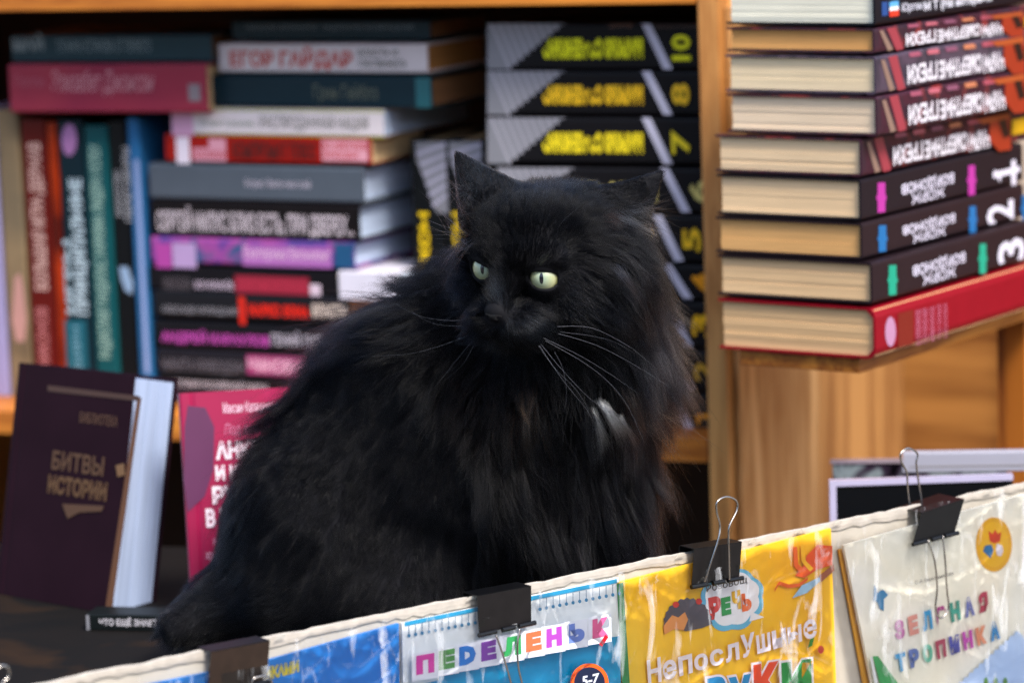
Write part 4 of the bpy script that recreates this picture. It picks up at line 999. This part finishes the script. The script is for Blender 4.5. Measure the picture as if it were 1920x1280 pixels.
cat = empty('cat', catM, 'black long-haired cat with pale green eyes and a small white tuft on its chest', 'cat')
skin = bpy.data.materials.new('black_undercoat'); n, l, bs = nt(skin)
bs.inputs['Base Color'].default_value = (0.006, 0.006, 0.008, 1); bs.inputs['Roughness'].default_value = 0.75; bs.inputs['Specular IOR Level'].default_value = 0.15
me.materials.append(skin)
ob = bpy.data.objects.new('body', me); COL.objects.link(ob); ob.parent = cat; ob.matrix_parent_inverse = catM.inverted()

# ---- fur
me.calc_loop_triangles()
T = np.array([t.vertices[:] for t in me.loop_triangles]); Vm = np.array([v.co[:] for v in me.vertices])
ta, tb, tc_ = Vm[T[:, 0]], Vm[T[:, 1]], Vm[T[:, 2]]
tn = np.cross(tb - ta, tc_ - ta); area = np.linalg.norm(tn, axis=1) / 2; tn /= (np.linalg.norm(tn, axis=1, keepdims=True) + 1e-12)
tcen = (ta + tb + tc_) / 3; tpx = project(tcen)
facing = -(tn @ FVn)
def near_head(P):
    L = (P - HC) @ HB.T * 1000.0
    face = np.exp(-(((L[:, 0]) / 46) ** 2 + ((L[:, 1] - 48) / 34) ** 2 + ((L[:, 2] + 2) / 56) ** 2) ** 2)
    top_ = 1 / (1 + np.exp(-(L[:, 2] - 24) / 7)) * (np.abs(L[:, 0]) < 75) * (L[:, 1] > -75)
    return L, np.clip(np.maximum(face, top_ * 0.9), 0, 1)
_, fh = near_head(tcen)
wgt = area * np.where(facing > -0.2, 1.0, 0.35) * (1 + 3.2 * fh) * (tcen[:, 2] > ZC + .002)
NH = 240000
pick = rng.choice(len(T), NH, p=wgt / wgt.sum())
u = rng.random(NH); v = rng.random(NH); m = u + v > 1; u[m] = 1 - u[m]; v[m] = 1 - v[m]
roots = ta[pick] + (tb - ta)[pick] * u[:, None] + (tc_ - ta)[pick] * v[:, None]
nrm = grad(roots)
# combing field: photo position -> direction in the picture, length in pixels, lift
CTL = np.array([
 # px,  py,   dx,   dy,  len, lift
 (1000, 440, .10, -1.0, 17, .35), (950, 400, -.1, -1., 16, .4), (1040, 350, .1, -1.0, 17, .5), (960, 335, -.1, -1, 20, .6), (1090, 380, .5, -.8, 22, .5),
 (940, 545, .15, -1.0, 5, .10), (935, 590, .2, -1, 4, .1), (980, 490, .1, -1, 9, .2), (1020, 470, .25, -1, 12, .2), (900, 475, -.3, -1, 10, .2),
 (985, 620, 1.0, .30, 8, .2), (940, 625, .2, .6, 6, .15), (950, 655, .2, 1.0, 20, .4), (1000, 650, .6, .8, 20, .3), (905, 620, -.8, .5, 14, .3),
 (1060, 560, 1.0, .35, 24, .3), (1090, 600, .9, .6, 45, .4), (1130, 480, .95, .25, 38, .4), (1160, 540, .7, .75, 62, .45), (1210, 480, .6, .8, 60, .45), (1220, 560, .55, .9, 90, .5),
 (1250, 650, .30, 1.0, 82, .3), (1270, 740, .12, 1.0, 82, .28), (1170, 650, .6, .85, 100, .45), (1100, 680, .4, 1, 100, .4),
 (880, 560, -.95, .30, 30, .4), (860, 500, -.95, .05, 55, .6), (845, 450, -.9, -.1, 60, .7), (850, 600, -.9, .5, 60, .5), (820, 540, -1., .35, 80, .6),
 (780, 620, -.95, .45, 105, .5), (720, 610, -1.0, .35, 105, .6), (660, 650, -1.0, .45, 100, .55), (600, 720, -.9, .65, 95, .5),
 (530, 800, -.7, .9, 95, .45), (470, 900, -.5, 1.0, 100, .5), (440, 1020, -.4, 1.0, 85, .35), (420, 1100, -.6, .7, 80, .4),
 (430, 1150, -1.0, -.05, 125, .7), (340, 1180, -1.0, .25, 110, .6), (520, 1120, -.9, -.05, 110, .6), (600, 1180, -.7, .3, 80, .4),
 (620, 950, -.35, 1.0, 125, .35), (560, 1040, -.4, 1.0, 120, .35), (700, 850, -.35, 1.0, 125, .35), (700, 1020, -.25, 1.0, 125, .35), (800, 740, -.55, .85, 105, .4), (880, 700, -.35, 1.0, 100, .4),
 (850, 900, -.2, 1.0, 100, .35), (850, 1060, .0, 1.0, 120, .35), (760, 1130, -.1, 1.0, 110, .35), (620, 1120, -.4, .9, 115, .4), (950, 720, 0, 1.0, 95, .4), (980, 800, .0, 1.0, 110, .4),
 (1080, 780, .22, 1.0, 110, .4), (1000, 920, .15, 1.0, 110, .4), (1100, 900, .30, 1.0, 110, .35), (1030, 1020, .50, .95, 90, .4), (1130, 1010, .40, 1.0, 90, .4), (1200, 960, .35, 1.0, 85, .4), (1230, 860, .2, 1.0, 95, .4),
 (1030, 1100, .35, 1.0, 70, .4), (930, 1080, .05, 1.0, 90, .3),
 (875, 320, -.4, -1.0, 6, .15), (900, 370, -.3, -1.0, 8, .2), (862, 390, -.9, -.4, 18, .5), (1200, 360, 1.0, -.4, 6, .12), (1140, 370, .9, -.4, 9, .2), (1200, 400, .95, -.1, 14, .3),
], float)
def comb(P, sig=62.0):
    px = project(P); out = np.zeros((len(P), 4))
    for i in range(0, len(P), 60000):
        q = px[i:i + 60000]; d2 = ((q[:, None, :] - CTL[None, :, :2]) ** 2).sum(2)
        # points with short fur reach less far
        sg = np.clip(CTL[:, 4] * 1.2 + 14, 18, sig)[None]
        w = np.exp(-d2 / (2 * sg ** 2)) / sg + 1e-9 / (1 + d2)
        w /= w.sum(1, keepdims=True); out[i:i + 60000] = w @ CTL[:, 2:6]
    return out
def fbm(P, f, seed):
    r_ = np.random.default_rng(seed); o = np.zeros(len(P))
    for k in range(6):
        K = r_.normal(size=3) * f * (1 + .35 * k); o += np.sin(P @ K + r_.uniform(0, 6.28))
    return o / 2.4
def make_strands(roots, nrm, cm, clump_cell, clump_w, npt=7, lenj=.22, curl=.05, freq=1.0, seed=1):
    r_ = np.random.default_rng(seed); N_ = len(roots)
    guard = r_.random(N_) < .05
    L = cm[:, 2] * SC * np.where(guard, 1.28, 1.0) * (1 + r_.normal(size=N_) * lenj).clip(.35, 1.5)
    D = RVn[None] * cm[:, :1] - UVn[None] * cm[:, 1:2]
    dir_n = np.stack([fbm(roots, 34 * freq, 5), fbm(roots, 34 * freq, 6), fbm(roots, 34 * freq, 7)], 1) * .18 + \
            np.stack([fbm(roots, 120 * freq, 8), fbm(roots, 120 * freq, 9), fbm(roots, 120 * freq, 10)], 1) * .09
    D = D + dir_n * np.clip(cm[:, 2:3] / 60, .25, 1)
    D = D - (D * nrm).sum(1, keepdims=True) * nrm * 0.85; D /= (np.linalg.norm(D, axis=1, keepdims=True) + 1e-9)
    lift = cm[:, 3:4]
    d0 = D * .75 + nrm * (lift + .25); d0 /= np.linalg.norm(d0, axis=1, keepdims=True)
    d1 = D + nrm * lift * .25 + np.array([0, 0, -.15]) * np.clip(cm[:, 2:3] / 80, 0, 1); d1 /= np.linalg.norm(d1, axis=1, keepdims=True)
    ts = np.linspace(0, 1, npt); P = np.zeros((N_, npt, 3)); P[:, 0] = roots
    for k in range(1, npt):
        t = (ts[k] + ts[k - 1]) / 2; d = d0 * (1 - t) + d1 * t; P[:, k] = P[:, k - 1] + d * (L / (npt - 1))[:, None]
    # clumps: fine locks gathered into broad ones
    for cell, cw, pw in ((clump_cell * 12, clump_w * .42, 1.2), (clump_cell, clump_w, 1.4)):
        nc = max(8, N_ // cell); ci = r_.choice(N_, nc, replace=False); kd = KDTree(nc)
        for j, i in enumerate(ci): kd.insert(roots[i], j)
        kd.balance(); own = np.array([kd.find(p)[1] for p in roots]); g_ = ci[own]
        lv = r_.normal(size=nc)[own] * .10 * np.clip(cm[:, 2] / 80, 0, 1)
        P = P + nrm[:, None] * (lv * L)[:, None, None] * (ts ** 1.2)[None, :, None]
        prof = (ts ** pw)[None, :, None] * cw * np.clip(cm[:, 2] / 60, .12, 1)[:, None, None]
        prof = prof * (0.6 + .5 * r_.random(N_))[:, None, None] * np.where(guard, .45, 1)[:, None, None]
        rel = P[g_]; lenr = (L / L[g_]).clip(.5, 1.4)[:, None, None]; rel = roots[g_][:, None] + (rel - roots[g_][:, None]) * lenr
        P = P * (1 - prof) + rel * prof
    # waves
    ph1 = r_.uniform(0, 6.28, nc)[own]; am = curl * L * (.4 + r_.random(N_))
    side = np.cross(d1, nrm); wav = np.sin(ts[None] * 5.0 + ph1[:, None]) * ts[None] * am[:, None]
    P += side[:, None, :] * wav[:, :, None]
    jit = r_.normal(size=(N_, 3)) * (L * .05)[:, None]; P += jit[:, None] * (ts ** 2)[None, :, None]
    return P, L, own
cm = comb(roots)
Lh, fhr = near_head(roots)
pxr = project(roots)
keep = np.ones(NH, bool)
for T3, th_, cv in ((EARL_, .0050, -.006), (EARR_, .0042, -.005)):     # short velvet on the ears
    near_ = np.abs(tri_plate(roots, *T3, th_, cv)) < .0035
    cm[near_, 2] = np.minimum(cm[near_, 2], 8); cm[near_, 3] = .12
for i in range(2):
    q = roots - EYE_C[i]; along = q @ eye_dir[i]; lat = np.linalg.norm(q - along[:, None] * eye_dir[i], axis=1)
    keep &= ~((along > 0) & (lat < .0112))
    nr = np.clip((lat - .0125) / .022, 0, 1); cm[:, 2] = np.where(along > 0, np.minimum(cm[:, 2], 3 + nr * 30), cm[:, 2])
nose = np.linalg.norm(roots - hl(0, 80, -27), axis=1) < .0100; keep &= ~nose
roots, nrm, cm, pxr, fhr = roots[keep], nrm[keep], cm[keep], pxr[keep], fhr[keep]
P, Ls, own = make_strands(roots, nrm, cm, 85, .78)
# hair is black, rusty patches, a few grey guard hairs; bluish and ruff-grey patches paint highlights
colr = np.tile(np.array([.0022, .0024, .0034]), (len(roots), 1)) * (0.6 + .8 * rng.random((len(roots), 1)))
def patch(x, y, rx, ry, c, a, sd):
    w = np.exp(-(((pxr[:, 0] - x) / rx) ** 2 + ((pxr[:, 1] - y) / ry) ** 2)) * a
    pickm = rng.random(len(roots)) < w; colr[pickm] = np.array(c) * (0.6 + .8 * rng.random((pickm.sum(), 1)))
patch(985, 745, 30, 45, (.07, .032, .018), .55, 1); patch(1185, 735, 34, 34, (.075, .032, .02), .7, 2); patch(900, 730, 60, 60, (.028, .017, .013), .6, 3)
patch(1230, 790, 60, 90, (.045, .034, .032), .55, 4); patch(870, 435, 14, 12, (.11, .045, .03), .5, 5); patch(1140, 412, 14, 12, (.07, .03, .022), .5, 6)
patch(1235, 620, 70, 130, (.055, .055, .066), .6, 7); patch(1060, 900, 120, 130, (.022, .018, .020), .5, 8); patch(800, 1090, 110, 90, (.010, .009, .011), .3, 9)  # first patch: smoky grey ruff, lightened to paint its highlight
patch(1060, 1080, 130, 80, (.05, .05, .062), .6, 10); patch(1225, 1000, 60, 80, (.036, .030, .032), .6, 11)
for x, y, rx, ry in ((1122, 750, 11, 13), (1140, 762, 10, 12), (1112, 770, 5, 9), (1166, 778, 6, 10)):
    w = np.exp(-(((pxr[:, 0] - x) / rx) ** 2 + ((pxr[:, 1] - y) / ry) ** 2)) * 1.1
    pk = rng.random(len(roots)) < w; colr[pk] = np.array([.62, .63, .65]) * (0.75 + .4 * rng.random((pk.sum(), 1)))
patch(936, 560, 14, 42, (.035, .045, .062), .8, 12); patch(988, 612, 42, 20, (.026, .034, .048), .75, 13); patch(1000, 350, 115, 32, (.020, .027, .040), .75, 14); patch(890, 330, 55, 50, (.026, .035, .050), .85, 15); patch(1090, 570, 60, 40, (.014, .017, .026), .6, 16); patch(870, 560, 25, 40, (.016, .02, .03), .6, 17); patch(640, 600, 110, 60, (.008, .012, .020), .7, 18); patch(430, 1120, 110, 50, (.012, .016, .022), .6, 19)  # bluish patches paint in sky sheen: nose bridge, muzzle, forehead, ear
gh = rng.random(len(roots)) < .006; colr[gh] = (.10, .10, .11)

hair = bpy.data.materials.new('cat_hair'); hair.use_nodes = True; hn, hlk = hair.node_tree.nodes, hair.node_tree.links; hn.clear()
ho = hn.new('ShaderNodeOutputMaterial'); ph_ = hn.new('ShaderNodeBsdfHairPrincipled'); ph_.model = 'CHIANG'; ph_.parametrization = 'COLOR'
ha = hn.new('ShaderNodeAttribute'); ha.attribute_name = 'hair_colour'
hlk.new(ha.outputs['Color'], ph_.inputs['Color']); hlk.new(ph_.outputs[0], ho.inputs[0])
ph_.inputs['IOR'].default_value = 1.20; ph_.inputs['Roughness'].default_value = .13; ph_.inputs['Radial Roughness'].default_value = .25; ph_.inputs['Random Roughness'].default_value = .3
def strands_object(name, P, colr, rad, kind_label=None, tip=.15):
    """P: (n, k, 3) points; one curves object"""
    n_, k_, _ = P.shape; cu = bpy.data.hair_curves.new(name); cu.add_curves([k_] * n_)
    M = catM.inverted(); Pl = P.reshape(-1, 3) - np.array(catM.translation)
    cu.attributes['position'].data.foreach_set('vector', Pl.astype(np.float32).ravel())
    t = np.linspace(0, 1, k_); pr = (1 - t ** 1.6) * (1 - tip) + tip
    rr = (np.broadcast_to(rad, (n_,))[:, None] * pr[None]).astype(np.float32).ravel()
    at_ = cu.attributes.get('radius') or cu.attributes.new('radius', 'FLOAT', 'POINT'); at_.data.foreach_set('value', rr)
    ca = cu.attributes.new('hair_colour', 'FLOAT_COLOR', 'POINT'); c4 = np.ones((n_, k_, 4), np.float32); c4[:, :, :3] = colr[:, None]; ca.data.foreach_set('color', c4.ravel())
    cu.materials.append(hair); o = bpy.data.objects.new(name, cu); COL.objects.link(o); o.parent = cat
    return o
rad = np.where(cm[:, 2] > 40, .000088, .000066) * (0.7 + .6 * rng.random(len(roots)))
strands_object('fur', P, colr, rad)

# stray guard hairs, longer than the coat and standing a little away from it
sel = np.where((cm[:, 2] > 45))[0]; sel = rng.choice(sel, 5200, replace=False)
cg = cm[sel].copy(); cg[:, 2] *= 1.25; cg[:, 3] += .35; cg[:, :2] += rng.normal(size=(len(sel), 2)) * .16
Pg, _, _ = make_strands(roots[sel], nrm[sel], cg, 40, .25, lenj=.3, curl=.13, seed=5)
strands_object('guard_hairs', Pg, np.tile(np.array([.010, .010, .013]), (len(sel), 1)) * (.4 + 2.2 * rng.random((len(sel), 1)) ** 3), .000085)

# hand-placed locks: chest tuft, ear tufts, pale brow hairs, stray hairs
def lock(x0, y0, x1, y1, w, nh, c, bend=0.0, cj=.25, d0=-0.0, spread=1.0, off=.022):
    """a lock of hair from one photo point to another, rooted on the coat"""
    o0 = CAM_POS; P_ = []
    ks = np.linspace(0, 1, 7)
    for _ in range(nh):
        a = rng.normal(0, w, 2); b_ = rng.normal(0, w * spread * .55, 2)
        line = []
        for t in ks:
            x = (x0 + a[0]) * (1 - t) + (x1 + b_[0]) * t + bend * math.sin(t * math.pi) ; y = (y0 + a[1] * .8) * (1 - t) + (y1 + b_[1] * 2.2) * t
            line.append((x, y))
        P_.append(line)
    return np.array(P_), np.tile(c, (nh, 1)) * (1 - cj + 2 * cj * rng.random((nh, 1))), off
LK = [lock(1124, 750, 1164, 822, 3.5, 130, (.80, .81, .83), spread=2.6, off=.022), lock(1134, 754, 1176, 820, 3.5, 120, (.80, .81, .83), spread=2.6, off=.022),
      lock(1112, 765, 1142, 842, 3, 60, (.80, .81, .83), spread=2.6, off=.022), lock(1118, 790, 1128, 850, 4, 34, (.45, .47, .5), 3, spread=2), lock(1162, 778, 1196, 838, 2.5, 60, (.45, .47, .5), spread=2.6, off=.022),
      lock(1165, 405, 1238, 440, 8, 60, (.09, .095, .11), -2), lock(1180, 395, 1255, 400, 8, 30, (.06, .065, .08), -2, spread=3), lock(1200, 385, 1262, 412, 8, 26, (.06, .06, .07), -4, spread=3),
      lock(1012, 492, 1030, 476, 4, 30, (.05, .05, .06)), lock(1160, 500, 1200, 560, 8, 60, (.05, .055, .075)), lock(868, 360, 840, 348, 9, 30, (.06, .06, .07), 0, spread=3), lock(885, 410, 848, 385, 12, 30, (.06, .055, .06), 0, spread=3),
      lock(860, 440, 800, 405, 10, 16, (.08, .08, .09), 0, spread=3), lock(870, 455, 830, 500, 10, 40, (.03, .035, .05), 0, spread=2),
      lock(976, 740, 995, 800, 7, 26, (.14, .06, .03), -6), lock(992, 730, 984, 790, 6, 20, (.10, .045, .025), 8),
      lock(1180, 740, 1215, 820, 10, 60, (.10, .06, .045)), lock(1210, 790, 1290, 870, 8, 20, (.14, .10, .08), 0, spread=4), lock(1240, 780, 1330, 840, 8, 6, (.14, .12, .10), 6, spread=4)]
from mathutils.bvhtree import BVHTree
bvh = BVHTree.FromPolygons([tuple(x) for x in Vm.tolist()], [tuple(t) for t in T.tolist()])
allP, allC = [], []
for A_px, Cc, off in LK:
    for line, c in zip(A_px, Cc):
        pts = []; base = None
        for kk, (x, y) in enumerate(line):
            d = ray(x, y).normalized(); h_ = bvh.ray_cast(CAM_POS, d)
            if h_[0] is not None:
                dist = h_[3] - off - .024 * (kk / 6) ** .7
                base = dist if base is None else min(base + .004, max(base - .004, dist))
            if base is None: base = 2.68
            pts.append(np.array(CAM_POS + d * base))
        allP.append(pts); allC.append(c)
strands_object('fur_locks', np.array(allP), np.array(allC), .00007)

# ---- eyes
def eye_material():
    m = bpy.data.materials.new('cat_eye'); n, l, b = nt(m)
    tc = n.new('ShaderNodeTexCoord'); sp = n.new('ShaderNodeSeparateXYZ'); l.new(tc.outputs['Object'], sp.inputs[0])
    def math_(op, a, b_=None, c=None):
        x = n.new('ShaderNodeMath'); x.operation = op
        for i, q in enumerate((a, b_, c)):
            if q is None: continue
            if isinstance(q, (int, float)): x.inputs[i].default_value = q
            else: l.new(q, x.inputs[i])
        return x.outputs[0]
    X = math_('MULTIPLY', sp.outputs[0], 1 / EYE_R); Z = math_('MULTIPLY', sp.outputs[2], 1 / EYE_R)
    rad_ = math_('SQRT', math_('ADD', math_('MULTIPLY', X, X), math_('MULTIPLY', Z, Z)))
    # slit pupil
    px_ = math_('MULTIPLY', X, 1 / .125); pz = math_('MULTIPLY', math_('SUBTRACT', Z, .05), 1 / .34)
    pr_ = math_('ADD', math_('MULTIPLY', px_, px_), math_('MULTIPLY', pz, pz))
    pm = n.new('ShaderNodeMapRange'); pm.inputs[1].default_value = .8; pm.inputs[2].default_value = 1.15; l.new(pr_, pm.inputs[0])
    nz = n.new('ShaderNodeTexNoise'); nz.inputs['Scale'].default_value = 900; nz.inputs['Detail'].default_value = 4; l.new(tc.outputs['Object'], nz.inputs['Vector'])
    cr = n.new('ShaderNodeValToRGB'); e = cr.color_ramp.elements
    e[0].position = 0; e[0].color = (*lin('9aae9e'), 1); e[1].position = .95; e[1].color = (*lin('2a3424'), 1)
    for p_, c in ((.35, 'a8b498'), (.70, 'b4b68c'), (.82, '7c7c54'), (.90, '2c3020')): x = e.new(p_); x.color = (*lin(c), 1)
    w = n.new('ShaderNodeMath'); w.operation = 'MULTIPLY_ADD'; w.inputs[1].default_value = .12; l.new(nz.outputs['Fac'], w.inputs[0]); l.new(math_('SUBTRACT', rad_, .06), w.inputs[2]); l.new(w.outputs[0], cr.inputs[0])
    scl = n.new('ShaderNodeMapRange'); scl.inputs[1].default_value = .93; scl.inputs[2].default_value = .96; l.new(rad_, scl.inputs[0])
    m0 = n.new('ShaderNodeMix'); m0.data_type = 'RGBA'; l.new(scl.outputs[0], m0.inputs[0]); l.new(cr.outputs[0], m0.inputs[6]); m0.inputs[7].default_value = (*lin('a8a4a8'), 1)
    m1 = n.new('ShaderNodeMix'); m1.data_type = 'RGBA'; l.new(pm.outputs[0], m1.inputs[0]); m1.inputs[6].default_value = (.002, .003, .006, 1); l.new(m0.outputs[2], m1.inputs[7])
    l.new(m1.outputs[2], b.inputs['Base Color']); b.inputs['Roughness'].default_value = .35; b.inputs['Coat Weight'].default_value = 1; b.inputs['Coat Roughness'].default_value = .02
    return m
EM = eye_material()
gaze = [Fh * .80 + RVn * .10 - FVn * .45 , Fh * .86 - FVn * .42]
for i in range(2):
    g_ = gaze[i] / np.linalg.norm(gaze[i])
    if i == 1: g_ = eye_dir[1] * .6 + (-FVn) * .32 + (-RVn) * .12; g_ /= np.linalg.norm(g_)
    else: g_ = eye_dir[0] * .7 + (-FVn) * .42; g_ /= np.linalg.norm(g_)
    yv = Vector(-g_); xv = UP.cross(yv) * -1; xv.normalize(); xv = -xv if xv.dot(RV) < 0 else xv; zv_ = xv.cross(yv)
    if zv_.z < 0: zv_ = -zv_; 
    xv = yv.cross(zv_); M = frame(Vector(EYE_C[i]), xv, yv, zv_)
    bm = bmesh.new(); bmesh.ops.create_uvsphere(bm, u_segments=48, v_segments=32, radius=EYE_R)
    for v_ in bm.verts:      # cornea bulge towards the gaze
        f_ = max(0, -v_.co.y / EYE_R); v_.co *= 1 + .07 * f_ ** 6
    mm = bpy.data.meshes.new('eye'); bm.to_mesh(mm); bm.free(); mm.polygons.foreach_set('use_smooth', [True] * len(mm.polygons)); mm.materials.append(EM)
    o = bpy.data.objects.new('eye', mm); COL.objects.link(o); o.parent = cat; o.matrix_world = M
# ---- nose leather
nb_ = bmesh.new(); bmesh.ops.create_uvsphere(nb_, u_segments=32, v_segments=20, radius=1)
for v_ in nb_.verts:
    x, y, z = v_.co; w_ = 1.0 if z > 0 else 1 - .55 * (-z) ** 1.2
    q = hl(x * 9.0 * w_, 77.0 + y * 6.5, -26.5 + z * 6.2)
    # nostrils
    dn = min(np.linalg.norm(np.array([x * 9 * w_ - s2 * 4.6, z * 6.2 + 1.2])) for s2 in (-1, 1))
    if y > 0 and dn < 2.0: q = q - Fh * .0018 * (1 - dn / 2.0)
    v_.co = Vector(q)
mm = bpy.data.meshes.new('nose'); nb_.to_mesh(mm); nb_.free(); mm.polygons.foreach_set('use_smooth', [True] * len(mm.polygons)); mm.materials.append(mat('1c1c20', .34, .2, 500, .3, 0, .6))
o = bpy.data.objects.new('nose', mm); COL.objects.link(o); o.parent = cat; o.matrix_parent_inverse = catM.inverted()
# ---- whiskers: one object each, pixel paths with depth towards us (metres nearer than the cheek)
WH = mat('7c7f88', .35, .05, 40)
for k, pth in enumerate([
    [(1045, 612), (1110, 615), (1180, 650), (1232, 692)], [(1046, 625), (1120, 648), (1200, 690), (1262, 730)], [(1018, 633), (1090, 668), (1150, 705), (1200, 740)],
    [(1022, 638), (1110, 690), (1170, 750), (1208, 830)], [(1014, 645), (1060, 700), (1110, 750), (1150, 772)], [(1012, 648), (1050, 705), (1090, 755), (1118, 788)],
    [(1010, 648), (1040, 690), (1080, 730), (1106, 772)], [(1040, 660), (1055, 690), (1062, 730), (1060, 766)], [(1050, 622), (1110, 630), (1150, 640), (1190, 662)],
    [(880, 628), (820, 650), (760, 664), (670, 668)], [(878, 600), (830, 600), (780, 590), (740, 568)], [(885, 640), (860, 670), (820, 720), (800, 740)], [(890, 644), (870, 680), (850, 700), (830, 716)],
    [(868, 612), (820, 608), (790, 596), (770, 582)], [(1030, 486), (1040, 440), (1060, 410), (1090, 385)], [(890, 470), (850, 440), (820, 420), (780, 405)]]):
    side_ = pth[0][0] > 950; Pw = []
    base = hl(20 if side_ else -20, 66, -34); q0 = (base - CP) @ FVn
    for j, (x, y) in enumerate(pth):
        dep = q0 - .002 + (.008 * j if side_ else .012 * j)
        if k >= 14: dep = q0 + .01 - .008 * j
        d = ray(x, y); Pw.append(catM.inverted() @ (CAM_POS + d * (dep / d.dot(FV))))
    S_ = smooth_path(Pw, 8); b = MB(); nn = len(S_)
    b.tube(S_, [  .00008 * (1 - .75 * i / nn) * (1 if k < 8 else .7) for i in range(nn)], WH, 6); b.build('whisker', cat, smooth=True)
#CAT_END
